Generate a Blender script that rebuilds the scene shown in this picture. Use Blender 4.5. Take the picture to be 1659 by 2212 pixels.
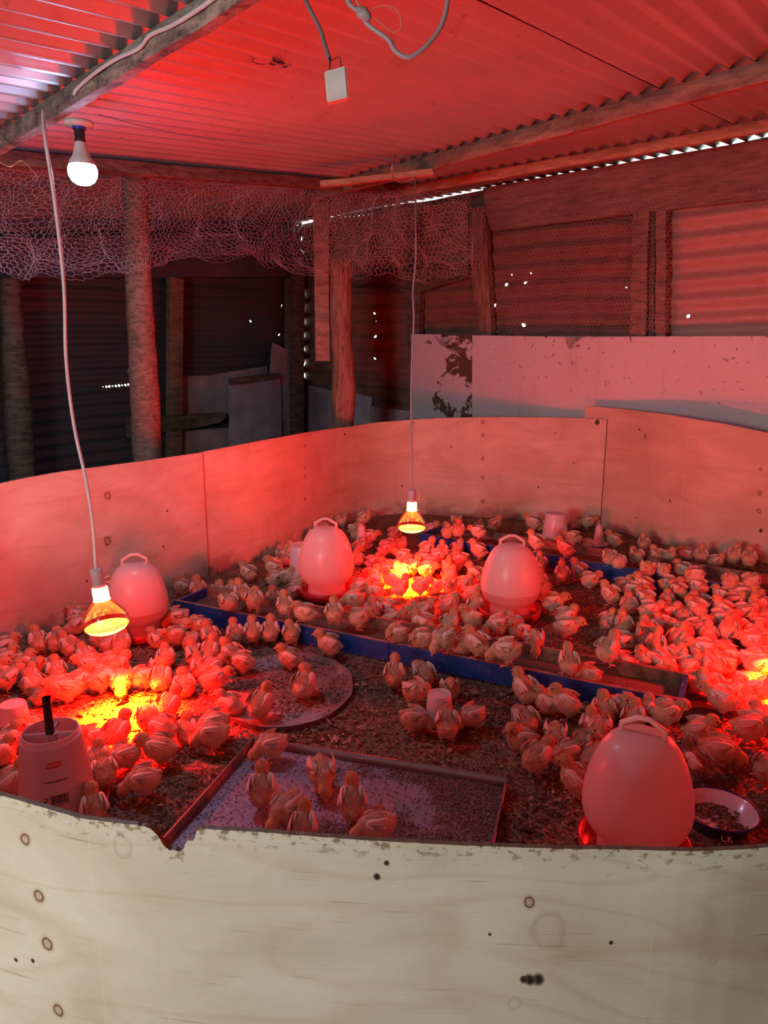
import bpy, bmesh, math, random
import numpy as np
from mathutils import Vector, Matrix, noise
for o in list(bpy.data.objects): bpy.data.objects.remove(o, do_unlink=True)
C = bpy.context.scene.collection
R = random.Random(7)
# ---------------------------------------------------------------- camera
FOC, PITCH, CH = 1600.0, math.radians(12.7), 1.05
cd = bpy.data.cameras.new('camera'); cam = bpy.data.objects.new('camera', cd); C.objects.link(cam)
cd.sensor_fit = 'VERTICAL'; cd.sensor_height = 36.0; cd.lens = FOC*36.0/2212.0
cd.clip_start = 0.02
cam.location = (0, 0, CH); cam.rotation_euler = (math.radians(90)-PITCH, 0, 0)
bpy.context.scene.camera = cam
# ---------------------------------------------------------------- view, world and daylight
sc = bpy.context.scene
sc.view_settings.view_transform = 'Standard'; sc.view_settings.look = 'None'
sc.view_settings.exposure = 0.0; sc.view_settings.gamma = 1.0; sc.view_settings.use_curve_mapping = False
sc.cycles.max_bounces = 7; sc.cycles.diffuse_bounces = 4; sc.cycles.glossy_bounces = 3; sc.cycles.transmission_bounces = 4
sc.cycles.transparent_max_bounces = 8; sc.cycles.caustics_reflective = False; sc.cycles.caustics_refractive = False
w = bpy.data.worlds.new('sky'); sc.world = w; w.use_nodes = True
w.node_tree.nodes['Background'].inputs[0].default_value = (0.93, 1.0, 0.9, 1)
w.node_tree.nodes['Background'].inputs[1].default_value = 3.0

def area_light(name, loc, target, sx, sy, power, col):
    ld = bpy.data.lights.new(name, 'AREA'); ld.shape = 'RECTANGLE'; ld.size = sx; ld.size_y = sy
    ld.energy = power; ld.color = col
    o = bpy.data.objects.new(name, ld); C.objects.link(o); o.location = loc
    o.rotation_euler = (Vector(target)-Vector(loc)).to_track_quat('-Z', 'Y').to_euler()
    return o
DOOR_POWER = 33.0
area_light('door_daylight', (-1.6, -0.65, 1.08), (0.3, 1.8, 0.45), 0.7, 0.4, DOOR_POWER, (1.0, 0.97, 0.93))
# lamp powers (used by the lamp builders)
RED_COL, RED_POINT, RED_SPOT = (1.0, 0.004, 0.008), 24.0, 480.0
SPOT_COL, CORE_COL, CORE = (1.0, 0.0015, 0.001), (1.0, 0.11, 0.002), 800.0
LED_COL, LED_POWER = (0.60, 0.74, 1.0), 32.0

# ---------------------------------------------------------------- geometry helpers
def ray(px, py):
    a = (px-829.5)/FOC; b = -(py-1106.0)/FOC; c, s = math.cos(PITCH), math.sin(PITCH)
    return Vector((a, c+b*s, b*c-s))
CP = Vector((0, 0, CH))
def at_z(px, py, z=0.0):
    r = ray(px, py); return CP + r*((z-CH)/r.z)
def at_depth(px, py, d): return CP + ray(px, py)*d
def at_plane(px, py, p0, n):
    r = ray(px, py); return CP + r*((Vector(p0)-CP).dot(n)/r.dot(n))
UD = Vector((math.sin(math.radians(40)), math.cos(math.radians(40)), 0))     # along the back wall
VD = Vector((-math.cos(math.radians(40)), math.sin(math.radians(40)), 0))    # along the right wall
def on_U(px, py, u): return at_plane(px, py, UD*u, UD)
def on_V(px, py, v): return at_plane(px, py, VD*v, VD)
def uv2w(u, v, z=0): p = UD*u + VD*v; return Vector((p.x, p.y, z))
rU, rV = ray(2080, 510).normalized(), ray(-650, 760).normalized()
RN = rU.cross(rV).normalized()
if RN.z < 0: RN = -RN
RP0 = Vector((-0.6, 1.5, 1.665))
def on_roof(px, py, drop=0.0): return at_plane(px, py, RP0-RN*drop, RN)
def roof_z(x, y, drop=0.0):
    p = RP0-RN*drop
    return p.z - (RN.x*(x-p.x)+RN.y*(y-p.y))/RN.z

def link(name, me, m=None, parent=None):
    o = bpy.data.objects.new(name, me); C.objects.link(o)
    if m is not None and hasattr(me, 'materials') and len(me.materials) == 0:
        for x in (m if isinstance(m, (list, tuple)) else [m]): me.materials.append(x)
    if parent is not None: o.parent = parent
    return o
def obj(name, bm, m=None, parent=None, smooth=True):
    me = bpy.data.meshes.new(name); bm.to_mesh(me); bm.free()
    if smooth:
        for p in me.polygons: p.use_smooth = True
    return link(name, me, m, parent)
def shade_auto(o, ang=35):
    me = o.data
    for p in me.polygons: p.use_smooth = True
    try: me.set_sharp_from_angle(angle=math.radians(ang))
    except Exception: pass
    return o
def tag(o, label, cat, group=None):
    o['label'] = label; o['category'] = cat
    if group: o['group'] = group
    return o
def thing(name, label, cat, loc=(0, 0, 0), rz=0.0, group=None):
    o = bpy.data.objects.new(name, None); C.objects.link(o); o.location = loc; o.rotation_euler = (0, 0, rz)
    o.empty_display_size = 0.05
    return tag(o, label, cat, group)
def struct(o): o['kind'] = 'structure'; return o

def tube(bm, pts, r, seg=8, caps=True):
    pts = [Vector(p) for p in pts]; n = len(pts); rs = r if isinstance(r, (list, tuple)) else [r]*n
    rings = []; ref = None
    for i, p in enumerate(pts):
        t = (pts[min(i+1, n-1)]-pts[max(i-1, 0)]).normalized()
        if ref is None: ref = t.orthogonal().normalized()
        ref = (ref - t*ref.dot(t)); ref = ref.normalized() if ref.length > 1e-6 else t.orthogonal().normalized()
        b = t.cross(ref)
        rings.append([bm.verts.new(p+(ref*math.cos(2*math.pi*k/seg)+b*math.sin(2*math.pi*k/seg))*rs[i]) for k in range(seg)])
    for i in range(n-1):
        for k in range(seg):
            bm.faces.new((rings[i][k], rings[i][(k+1) % seg], rings[i+1][(k+1) % seg], rings[i+1][k]))
    if caps:
        bm.faces.new(list(reversed(rings[0]))); bm.faces.new(rings[-1])
    return bm
def spline(pts, n=8):
    pts = [Vector(p) for p in pts]; out = []
    P = [pts[0]*2-pts[1]] + pts + [pts[-1]*2-pts[-2]]
    for i in range(1, len(P)-2):
        for k in range(n):
            t = k/n; a, b, c, d = P[i-1], P[i], P[i+1], P[i+2]
            out.append(0.5*((2*b)+(c-a)*t+(2*a-5*b+4*c-d)*t*t+(3*b-a-3*c+d)*t**3))
    out.append(pts[-1]); return out
def lathe(bm, prof, seg=40, cap0=False, cap1=False, mats=None):
    rings = []
    for r, z in prof: rings.append([bm.verts.new((r*math.cos(2*math.pi*k/seg), r*math.sin(2*math.pi*k/seg), z)) for k in range(seg)])
    for i in range(len(rings)-1):
        for k in range(seg):
            f = bm.faces.new((rings[i][k], rings[i][(k+1) % seg], rings[i+1][(k+1) % seg], rings[i+1][k]))
            if mats: f.material_index = mats[i]
    if cap0: bm.faces.new(list(reversed(rings[0])))
    if cap1: bm.faces.new(rings[-1])
    return bm
def boxv(bm, o, a, b, c):
    """box from corner o with edge vectors a, b, c"""
    o, a, b, c = Vector(o), Vector(a), Vector(b), Vector(c)
    v = [bm.verts.new(o+a*i+b*j+c*k) for k in (0, 1) for j in (0, 1) for i in (0, 1)]
    fs = [(0, 2, 3, 1), (4, 5, 7, 6), (0, 1, 5, 4), (2, 6, 7, 3), (0, 4, 6, 2), (1, 3, 7, 5)]
    out = [bm.faces.new([v[i] for i in f]) for f in fs]
    if a.cross(b).dot(c) < 0:
        for f in out: f.normal_flip()
    return out
def ellipsoid(bm, c, r, M=None, u=16, v=10):
    mat = Matrix.Translation(c) @ (M.to_4x4() if M else Matrix.Identity(4)) @ Matrix.Diagonal((r[0], r[1], r[2], 1))
    bmesh.ops.create_uvsphere(bm, u_segments=u, v_segments=v, radius=1.0, matrix=mat)
def plank(name, A, B, up, side, m, parent=None, sub=24, rough=0.003, seed=0, ends=0.0):
    """sawn timber from A to B, section vectors up and side, edges softened, faces slightly uneven"""
    A, B, up, side = Vector(A), Vector(B), Vector(up), Vector(side)
    bm = bmesh.new(); ax = B-A; L = ax.length; d = ax/L
    k = 0.06; ring = [(k, 0), (1-k, 0), (1, k), (1, .5), (1, 1-k), (1-k, 1), (k, 1), (0, 1-k), (0, .5), (0, k)]
    rows = []
    for i in range(sub+1):
        t = i/sub; row = []
        for s, u in ring:
            p = A+ax*t+side*s+up*u
            n = noise.noise_vector(p*7+Vector((seed, 0, 0)))*rough + noise.noise_vector(p*30)*rough*0.4
            if i in (0, sub): n += d*(noise.noise(p*25)*ends)
            row.append(bm.verts.new(p+n))
        rows.append(row)
    n = len(ring)
    for i in range(sub):
        for j in range(n): bm.faces.new((rows[i][j], rows[i][(j+1) % n], rows[i+1][(j+1) % n], rows[i+1][j]))
    bm.faces.new(rows[0]); bm.faces.new(list(reversed(rows[-1])))
    bmesh.ops.recalc_face_normals(bm, faces=bm.faces)
    o = obj(name, bm, m, parent); shade_auto(o, 40); return o
def slab(name, pts, nrm, th, m, parent=None, jag=0.0, seed=0):
    """board with the outline pts (3-D, planar), thickness th along nrm, optionally chipped edges"""
    rr = random.Random(seed); P = [Vector(p) for p in pts]
    if jag:
        Q = []
        for i, p in enumerate(P):
            q = P[(i+1) % len(P)]; n = max(1, int((q-p).length/0.02))
            for k in range(n): Q.append(p.lerp(q, k/n) + (Vector((rr.uniform(-1, 1), rr.uniform(-1, 1), rr.uniform(-1, 1)))*jag if k else Vector()))
        P = [q-nrm*((q-P[0]).dot(nrm)) for q in Q]
    bm = bmesh.new()
    a = [bm.verts.new(p) for p in P]; b = [bm.verts.new(p+nrm*th) for p in P]
    n = len(P); bm.faces.new(a); bm.faces.new(list(reversed(b)))
    for i in range(n): bm.faces.new((a[(i+1) % n], a[i], b[i], b[(i+1) % n]))
    bmesh.ops.triangulate(bm, faces=[f for f in bm.faces if len(f.verts) > 4])
    bmesh.ops.recalc_face_normals(bm, faces=bm.faces)
    return obj(name, bm, m, parent, smooth=False)

# ---------------------------------------------------------------- materials
class NT:
    def __init__(s, name):
        s.m = bpy.data.materials.new(name); s.m.use_nodes = True; s.t = s.m.node_tree
        s.b = s.t.nodes['Principled BSDF']; s.out = s.t.nodes['Material Output']
    def n(s, typ, props=None, **inp):
        nd = s.t.nodes.new('ShaderNode'+typ)
        for k, v in (props or {}).items(): setattr(nd, k, v)
        for k, v in inp.items():
            key = int(k[1:]) if (k[0] == 'i' and k[1:].isdigit()) else k.replace('_', ' ')
            s.set(nd.inputs[key], v)
        return nd
    def set(s, sock, v):
        if isinstance(v, bpy.types.NodeSocket): s.t.links.new(v, sock)
        elif isinstance(v, bpy.types.Node): s.t.links.new(v.outputs[0], sock)
        else:
            if isinstance(v, (tuple, list)) and sock.type == 'RGBA' and len(v) == 3: v = (*v, 1)
            sock.default_value = v
    def math(s, op, a, b=0.0, clamp=False): return s.n('Math', {'operation': op, 'use_clamp': clamp}, i0=a, i1=b).outputs[0]
    def vm(s, op, a, b=(0, 0, 0)): return s.n('VectorMath', {'operation': op}, i0=a, i1=b).outputs[0]
    def mix(s, f, a, b, mode='MIX'):
        nd = s.t.nodes.new('ShaderNodeMix'); nd.data_type = 'RGBA'; nd.blend_type = mode
        s.set(nd.inputs[0], f); s.set(nd.inputs[6], a); s.set(nd.inputs[7], b); return nd.outputs[2]
    def ramp(s, f, stops):
        nd = s.t.nodes.new('ShaderNodeValToRGB'); e = nd.color_ramp.elements
        while len(e) < len(stops): e.new(0.5)
        for i, (p, c) in enumerate(stops):
            e[i].position = p; e[i].color = c if isinstance(c, tuple) and len(c) == 4 else ((*c, 1) if isinstance(c, tuple) else (c, c, c, 1))
        s.set(nd.inputs[0], f); return nd
    def noise(s, vec, scale, detail=3.0, dist=0.0, rough=0.5):
        return s.n('TexNoise', None, Vector=vec, Scale=scale, Detail=detail, Distortion=dist, Roughness=rough).outputs[0]
    def obj(s): return s.n('TexCoord').outputs['Object']
    def geo(s): return s.n('NewGeometry').outputs['Position']
    def uv(s, name='UVMap'): return s.n('UVMap', {'uv_map': name}).outputs[0]
    def scale(s, v, xyz): return s.vm('MULTIPLY', v, xyz)
    def bump(s, h, strength=0.3, dist=0.01):
        nd = s.n('Bump', None, Height=h, Strength=strength, Distance=dist); s.t.links.new(nd.outputs[0], s.b.inputs['Normal']); return nd
    def base(s, c, rough=0.6, metal=0.0, **kw):
        s.set(s.b.inputs['Base Color'], c); s.set(s.b.inputs['Roughness'], rough); s.set(s.b.inputs['Metallic'], metal)
        for k, v in kw.items(): s.set(s.b.inputs[k.replace('_', ' ')], v)
        return s.m
def plain(name, c, rough=0.5, metal=0.0, var=0.12, sc_=30.0, **kw):
    t = NT(name); f = t.noise(t.obj(), sc_, 4); g = t.ramp(f, [(0.3, tuple(x*(1-var) for x in c)), (0.75, tuple(min(1, x*(1+var)) for x in c))])
    t.bump(f, 0.08, 0.002); return t.base(g.outputs[0], rough, metal, **kw)
def wood(name, c1, c2, axis=(1, 1, 1), rough=0.75, k=1.0, dirt=0.3):
    """weathered timber, grain stretched along the long axis of the given scale vector"""
    t = NT(name); p = t.scale(t.geo(), axis)
    a = t.noise(p, 9*k, 6, 0.6); b = t.noise(p, 40*k, 3, 0.2); d = t.noise(t.geo(), 3.0, 4)
    col = t.ramp(t.math('ADD', t.math('MULTIPLY', a, 0.65), t.math('MULTIPLY', b, 0.35)), [(0.36, c1), (0.62, c2)]).outputs[0]
    col = t.mix(t.math('MULTIPLY', t.ramp(d, [(0.45, 0.0), (0.7, 1.0)]).outputs[0], dirt), col, tuple(x*0.35 for x in c1))
    t.bump(t.math('ADD', a, b), 0.5, 0.004); return t.base(col, rough)
GRN = (1.0-UD.x*0, 1, 1)
M = {}
M['wood_dark'] = wood('weathered dark timber', (0.07, 0.05, 0.04), (0.24, 0.19, 0.15), (1, 1, 4), k=1.2)
M['wood_pale'] = wood('sawn pale timber', (0.34, 0.22, 0.13), (0.62, 0.46, 0.30), (1, 1, 4))
M['wood_mid'] = wood('sawn mid timber', (0.16, 0.11, 0.08), (0.38, 0.28, 0.21), (1, 1, 4))
M['wood_post'] = wood('split post timber', (0.12, 0.07, 0.05), (0.42, 0.28, 0.2), (6, 6, 0.7), k=1.3)
M['bark'] = wood('rough bark', (0.10, 0.06, 0.045), (0.34, 0.2, 0.14), (1.5, 1.5, 4), k=2.5)
def galv(name, c=(0.56, 0.57, 0.6), metal=0.55, rust=0.0, rough=0.38):
    t = NT(name); p = t.geo(); n1 = t.noise(p, 2.5, 5); n2 = t.noise(p, 40, 3); n3 = t.noise(p, 6, 5, 1.0)
    col = t.mix(n1, tuple(x*0.82 for x in c), tuple(min(1, x*1.12) for x in c))
    f = t.ramp(n3, [(0.62-rust*0.5, 0.0), (0.80-rust*0.4, 1.0)]).outputs[0]
    col = t.mix(t.math('MULTIPLY', f, 0.35+rust*0.6), col, (0.16, 0.085, 0.05))
    speck = t.ramp(n2, [(0.68, 0.0), (0.72, 1.0)]).outputs[0]
    col = t.mix(t.math('MULTIPLY', speck, 0.35), col, (0.12, 0.08, 0.06))
    t.bump(n2, 0.06, 0.003)
    return t.base(col, t.math('ADD', t.math('MULTIPLY', n1, 0.2), rough-0.1), metal)
M['roof'] = galv('galvanised roof sheet', rust=0.0, rough=0.5)
def hole_wall(name, c, holes, rust, metal=0.35, rough=0.5, axis='U'):
    """rusty sheet with nail holes that let the daylight outside show; holes = world (x,y,z,r)"""
    mt = galv(name, c, metal, rust, rough); t = NT.__new__(NT); t.m = mt; t.t = mt.node_tree
    t.b = t.t.nodes['Principled BSDF']; t.out = t.t.nodes['Material Output']
    acc = None; p = t.geo()
    for x, y, z, r in holes:
        q = t.vm('SUBTRACT', p, (x, y, z)); q = t.vm('ADD', q, t.vm('MULTIPLY', t.vm('SUBTRACT', t.n('TexNoise', None, Vector=p, Scale=60.0).outputs[1], (0.5, 0.5, 0.5)), (r*1.2, r*1.2, r*1.2)))
        d = t.n('VectorMath', {'operation': 'LENGTH'}, i0=q).outputs['Value']
        h = t.math('LESS_THAN', d, r); acc = h if acc is None else t.math('MAXIMUM', acc, h)
    tr = t.n('BsdfTransparent'); ms = t.n('MixShader', None, i0=acc, i1=t.b.outputs[0], i2=tr.outputs[0])
    t.t.links.new(ms.outputs[0], t.out.inputs[0]); return mt
# ================================================================ the shed: floor, ceiling, walls
U1, V1, U0, V0 = 4.36, 4.52, -2.35, -2.6
def litter_mat():
    t = NT('wood shaving litter'); p = t.geo()
    v = t.n('TexVoronoi', {'feature': 'F1'}, Vector=t.vm('ADD', p, t.vm('MULTIPLY', t.n('TexNoise', None, Vector=p, Scale=60.0).outputs[1], (0.012, 0.012, 0.012))), Scale=130.0)
    c = t.ramp(t.n('SeparateColor', None, i0=v.outputs['Color']).outputs[0], [(0.0, (0.045, 0.025, 0.015)), (0.4, (0.13, 0.075, 0.045)), (0.75, (0.27, 0.17, 0.10)), (1.0, (0.42, 0.30, 0.19))]).outputs[0]
    big = t.noise(p, 1.6, 4, 0.4); c = t.mix(t.ramp(big, [(0.42, 0.0), (0.68, 0.75)]).outputs[0], c, (0.30, 0.24, 0.16))
    t.bump(t.math('ADD', v.outputs['Distance'], t.noise(p, 90, 3)), 0.7, 0.006)
    return t.base(c, 0.9)
M['litter'] = litter_mat()
bm = bmesh.new(); bmesh.ops.create_grid(bm, x_segments=160, y_segments=160, size=1)
for v in bm.verts:
    p = uv2w(U0+(U1-U0)*(v.co.x*0.5+0.5), V0+(V1-V0)*(v.co.y*0.5+0.5)); p.z = 0.005*noise.noise(p*4.0)+0.003*noise.noise(p*13)-0.004; v.co = p
bmesh.ops.recalc_face_normals(bm, faces=bm.faces)
struct(obj('floor', bm, M['litter']))
# ceiling: corrugated galvanised sheets, ridges running up the slope
rVh = (rV-rU*rV.dot(rU)).normalized()
def ceiling_piece(v0, v1, u0, u1, lift):
    bm = bmesh.new(); pitch = 0.0762; nv = int((v1-v0)/pitch*10); nu = 28; rows = []
    for i in range(nv+1):
        v = v0+(v1-v0)*i/nv; row = []
        for j in range(nu+1):
            u = u0+(u1-u0)*j/nu; ph = 2*math.pi*v/pitch
            h = 0.0105*(math.cos(ph)+0.18*math.cos(3*ph))+lift+0.004*noise.noise(Vector((u*2, v*5, lift*50)))
            p = RP0+rU*u+rVh*v+RN*(h+0.011); row.append(bm.verts.new(p))
        rows.append(row)
    for i in range(nv):
        for j in range(nu): bm.faces.new((rows[i][j], rows[i][j+1], rows[i+1][j+1], rows[i+1][j]))
    return struct(obj('ceiling', bm, M['roof']))
def rc(p): d = p-RP0; return d.dot(rU), d.dot(rVh)
seam = rc(on_roof(1150, 99))[1]; seam2 = rc(on_roof(600, 243))[1]
seam = math.floor(seam/0.0762)*0.0762; seam2 = seam+0.0762*int(round((seam2-seam)/0.0762))
ceiling_piece(-4.8, seam+0.16, -3.7, 4.7, 0.005); ceiling_piece(seam, seam2+0.16, -3.7, 4.7, 0.0); ceiling_piece(seam2, 4.6, -3.7, 4.7, 0.003)

def corr_wall(name, a, b, z0, z1, inward, m, amp=0.009, zfun=None, pit=0.0762):
    """sheet wall between plan points a, b with horizontal corrugations"""
    bm = bmesh.new(); nz = int((z1-z0)/pit*8); L = (b-a).length; nx = max(4, int(L/0.12)); rows = []
    for i in range(nz+1):
        row = []
        for j in range(nx+1):
            q = a.lerp(b, j/nx); zt = zfun(q) if zfun else z1; z = z0+(zt-z0)*i/nz
            sag = 0.012*noise.noise(Vector((q.x*1.5, q.y*1.5, z*2)))
            p = Vector((q.x, q.y, z+0.01*math.sin(j*0.5)))+inward*(amp*math.cos(2*math.pi*z/pit)+sag); row.append(bm.verts.new(p))
        rows.append(row)
    for i in range(nz):
        for j in range(nx): bm.faces.new((rows[i][j], rows[i][j+1], rows[i+1][j+1], rows[i+1][j]))
    return struct(obj(name, bm, m))
def hp(pl, px, py, r): q = on_U(px, py, U1) if pl == 'U' else on_V(px, py, V1); return (q.x, q.y, q.z, r)
right_holes = [hp('U', *a) for a in [(1094, 614, .013), (1135, 611, .011), (1085, 643, .010), (1070, 660, .013), (1132, 702, .013), (1072, 717, .010), (1354, 620, .008), (1352, 661, .008),
    (1487, 684, .012), (1106, 593, .006), (1147, 590, .006), (809, 677, .009), (812, 693, .006), (808, 700, .006), (811, 727, .011), (809, 775, .011), (812, 785, .005), (785, 716, .004), (780, 732, .004), (781, 716, .004), (820, 660, .004)]+[(735+10*i, 469-0.85*i, .0065) for i in range(12)]]
back_holes = [hp('V', *a) for a in [(610, 662, .013), (604, 724, .010), (541, 694, .009), (293, 857, .012), (300, 963, .010), (483, 493, .012)]+[(222+7*i, 837-0.8*i, .0085 if i % 3 else .006) for i in range(10)]+[(642+8*i, 486-i*1.5, .008) for i in range(2)]]
M['wall_r'] = hole_wall('rusty wall sheet', (0.30, 0.17, 0.14), right_holes, 0.35, metal=0.15, rough=0.6)
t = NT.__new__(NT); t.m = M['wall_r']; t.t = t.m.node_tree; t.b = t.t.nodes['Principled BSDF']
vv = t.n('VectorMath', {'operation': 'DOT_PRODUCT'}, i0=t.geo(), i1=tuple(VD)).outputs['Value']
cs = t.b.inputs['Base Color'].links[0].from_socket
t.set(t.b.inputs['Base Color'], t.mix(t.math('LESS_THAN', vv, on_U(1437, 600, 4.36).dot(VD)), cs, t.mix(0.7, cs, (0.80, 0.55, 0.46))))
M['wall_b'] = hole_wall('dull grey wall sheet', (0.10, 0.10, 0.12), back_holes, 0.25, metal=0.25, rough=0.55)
rz = lambda q: roof_z(q.x, q.y, -0.025)
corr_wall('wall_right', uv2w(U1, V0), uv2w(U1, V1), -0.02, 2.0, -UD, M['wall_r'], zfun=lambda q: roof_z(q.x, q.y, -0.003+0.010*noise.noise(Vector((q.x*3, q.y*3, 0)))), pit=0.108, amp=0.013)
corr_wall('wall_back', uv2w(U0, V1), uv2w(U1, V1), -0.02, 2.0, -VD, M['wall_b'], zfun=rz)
M['wall_n'] = galv('old grey wall sheet', (0.25, 0.24, 0.24), 0.2, 0.2, 0.6)
corr_wall('wall_left', uv2w(U0, V0), uv2w(U0, V1), -0.02, 2.0, UD, M['wall_n'], zfun=rz)
corr_wall('wall_front', uv2w(U0, V0), uv2w(U1, V0), -0.02, 2.0, VD, M['wall_n'], zfun=rz)

# ---------------------------------------------------------------- roof timbers
def roof_beam(name, label, pa, pb, drop, up, wid, m, ext=(0.0, 0.0), seed=1, rough=0.003, sub=40, away=None):
    A, B = on_roof(*pa, drop), on_roof(*pb, drop); d = (B-A).normalized(); A = A-d*ext[0]; B = B+d*ext[1]
    side = d.cross(RN).normalized()
    ref = UD if away is None else away
    if side.dot(ref) < 0: side = -side
    o = plank(name, A, B, RN*up, side*wid, m, sub=sub, rough=rough, seed=seed)
    return tag(o, label, 'roof beam')
roof_beam('roof_beam', 'weathered grey roof beam at upper left that carries the white bulb', (175, 215), (525, 0), 0.050, 0.047, 0.034, wood('weathered grey beam', (0.10, 0.085, 0.075), (0.46, 0.42, 0.38), (1, 1, 3), k=1.6, dirt=0.5), ext=(1.6, 1.6), seed=3)
roof_beam('roof_beam', 'long rough-sawn dark roof beam crossing from the middle to the right edge', (925, 367), (1659, 174), 0.062, 0.060, 0.05, M['wood_mid'], ext=(1.0, 1.2), seed=5)
roof_beam('roof_beam', 'orange-lit smooth roof batten just above the row of daylight slots', (890, 418), (1659, 283), 0.050, 0.048, 0.04, M['wood_pale'], ext=(0.2, 1.2), seed=6)
roof_beam('roof_beam', 'dark crosswise beam along the far edge of the ceiling above the netting', (110, 362), (640, 402), 0.05, 0.048, 0.05, M['wood_dark'], ext=(1.0, 0.9), seed=7, away=VD)
q = on_roof(690, 403, 0.09); q2 = on_roof(938, 377, 0.09)
tag(plank('offcut_plank', q, q2, RN*0.026, (q2-q).normalized().cross(RN)*-0.07, M['wood_pale'], sub=16, seed=9, ends=0.01), 'short pale plank tied under the end of the dark roof beam', 'plank')
# ---------------------------------------------------------------- timbers and boards of the right wall
def wall_plank(name, label, cat, poly, pl, off, th, m, jag=0.0, seed=0):
    f = on_U if pl == 'U' else on_V; nrm = UD if pl == 'U' else VD
    return tag(slab(name, [f(x, y, off) for x, y in poly], nrm, th, m, jag=jag, seed=seed), label, cat)
wp = wood('stained wide plank', (0.22, 0.13, 0.11), (0.40, 0.27, 0.23), (1, 1, 7), k=0.8, dirt=0.5)
wall_plank('wall_plank', 'wide stained plank along the top of the right wall under the daylight slots', 'plank', [(1043, 406), (1350, 352), (1800, 275), (1800, 412), (1659, 428), (1350, 463), (1075, 497), (1060, 497), (1050, 460)], 'U', 4.24, 0.035, wp, 0.002, 4)
for nm, lab, x0, x1, xb0, xb1, y0, y1, off, m in [
    ('wall_post', 'pale cracked post with frayed wire at the left end of the wide plank', 1012, 1043, 1030, 1064, 452, 722, 4.26, M['wood_post']),
    ('wall_post', 'red-brown left post of the pair beside the bright rusty sheet', 1366, 1392, 1358, 1392, 455, 724, 4.23, M['wood_mid']),
    ('wall_post', 'dark middle post between the two red-brown ones right of centre', 1392, 1416, 1393, 1414, 455, 724, 4.27, M['wood_dark']),
    ('wall_post', 'red-brown right post at the edge of the bright rusty sheet', 1416, 1444, 1414, 1436, 450, 724, 4.24, M['wood_mid']),
    ('wall_post', 'thin dark post behind the centre lamp cord at the white board end', 880, 905, 880, 905, 470, 722, 4.28, M['wood_dark'])]:
    a, b = on_U(xb0, y1+60, off), on_U(xb1, y1+60, off); c, d_ = on_U(x0, y0, off), on_U(x1, y0, off)
    wdt = (b-a).length
    tag(plank(nm, a, c, UD*0.06, (b-a), m, sub=24, rough=0.004, seed=x0), lab, 'post')
# painted white board
def board_mat():
    t = NT('white painted board'); p = t.uv(); n = t.noise(p, 3, 5); n2 = t.noise(p, 26, 5, 0.5); big = t.noise(p, 5, 6, 0.8)
    c = t.mix(n, (0.70, 0.66, 0.68), (0.86, 0.83, 0.84))
    s = t.n('SeparateXYZ', None, i0=p)
    streak = t.ramp(t.noise(t.scale(p, (14, 1.2, 1)), 1.0, 4), [(0.58, 0.0), (0.78, 0.5)]).outputs[0]
    c = t.mix(streak, c, (0.50, 0.40, 0.34))
    top = t.math('MULTIPLY', t.ramp(s.outputs[1], [(0.0, 0.0), (0.55, 0.0), (1.0, 1.0)]).outputs[0], 1.0)
    right = t.math('GREATER_THAN', s.outputs[0], 1.35)
    spots = t.ramp(n2, [(0.63, 0.0), (0.68, 1.0)]).outputs[0]
    c = t.mix(t.math('MULTIPLY', spots, t.math('MAXIMUM', top, t.math('MULTIPLY', right, t.ramp(t.noise(p, 7, 2), [(0.45, 0.0), (0.6, 0.9)]).outputs[0]))), c, (0.16, 0.09, 0.07))
    t.bump(n2, 0.1, 0.002); return t.base(c, 0.5)
M['board'] = board_mat()
def uv_board(name, label, poly, off, th, m, jag=0.0, seed=0, pl='U', cat='board'):
    o = wall_plank(name, label, cat, poly, pl, off, th, m, jag, seed); me = o.data; uvl = me.uv_layers.new(name='UVMap')
    f = on_U if pl == 'U' else on_V; ax = -VD if pl == 'U' else UD; p0 = f(poly[0][0], poly[0][1], off)
    for l in me.loops:
        d = me.vertices[l.vertex_index].co-p0; uvl.data[l.index].uv = (d.dot(ax), 1.0+d.z)
    return o
uv_board('white_board', 'long white painted board along the right wall, pink-lit with rusty specks', [(1020, 724), (1222, 728), (1223, 742), (1229, 755), (1237, 755), (1242, 742), (1243, 728), (1659, 726), (1850, 726), (1850, 1020), (1020, 1000)], 4.20, 0.018, M['board'], 0.0012, 3)
# its narrow flaking neighbour
t = NT('flaking white paint'); p = t.uv(); n = t.noise(p, 6, 7, 0.4, 0.65); s = t.n('SeparateXYZ', None, i0=p)
bias = t.math('MULTIPLY', t.math('SUBTRACT', s.outputs[0], 0.20), 0.45)
c = t.mix(t.ramp(t.math('ADD', n, bias), [(0.585, 0.0), (0.60, 1.0)]).outputs[0], (0.72, 0.69, 0.72), (0.13, 0.085, 0.06))
t.base(c, 0.6); M['flake'] = t.m
uv_board('flaking_board', 'narrow board with flaking white paint at the left end of the long white board', [(888, 722), (951, 722), (952, 746), (968, 746), (968, 725), (1022, 724), (1022, 960), (888, 960)], 4.22, 0.018, M['flake'], 0.001, 5)
M['scrap'] = board_mat(); M['scrap'].name = 'old dirty white board'
grey = plain('grubby grey board', (0.46, 0.42, 0.48), 0.7, 0, 0.25, 8); M['grey'] = grey
tan = plain('grubby tan board', (0.36, 0.31, 0.33), 0.7, 0, 0.3, 6); M['tan'] = tan
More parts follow.
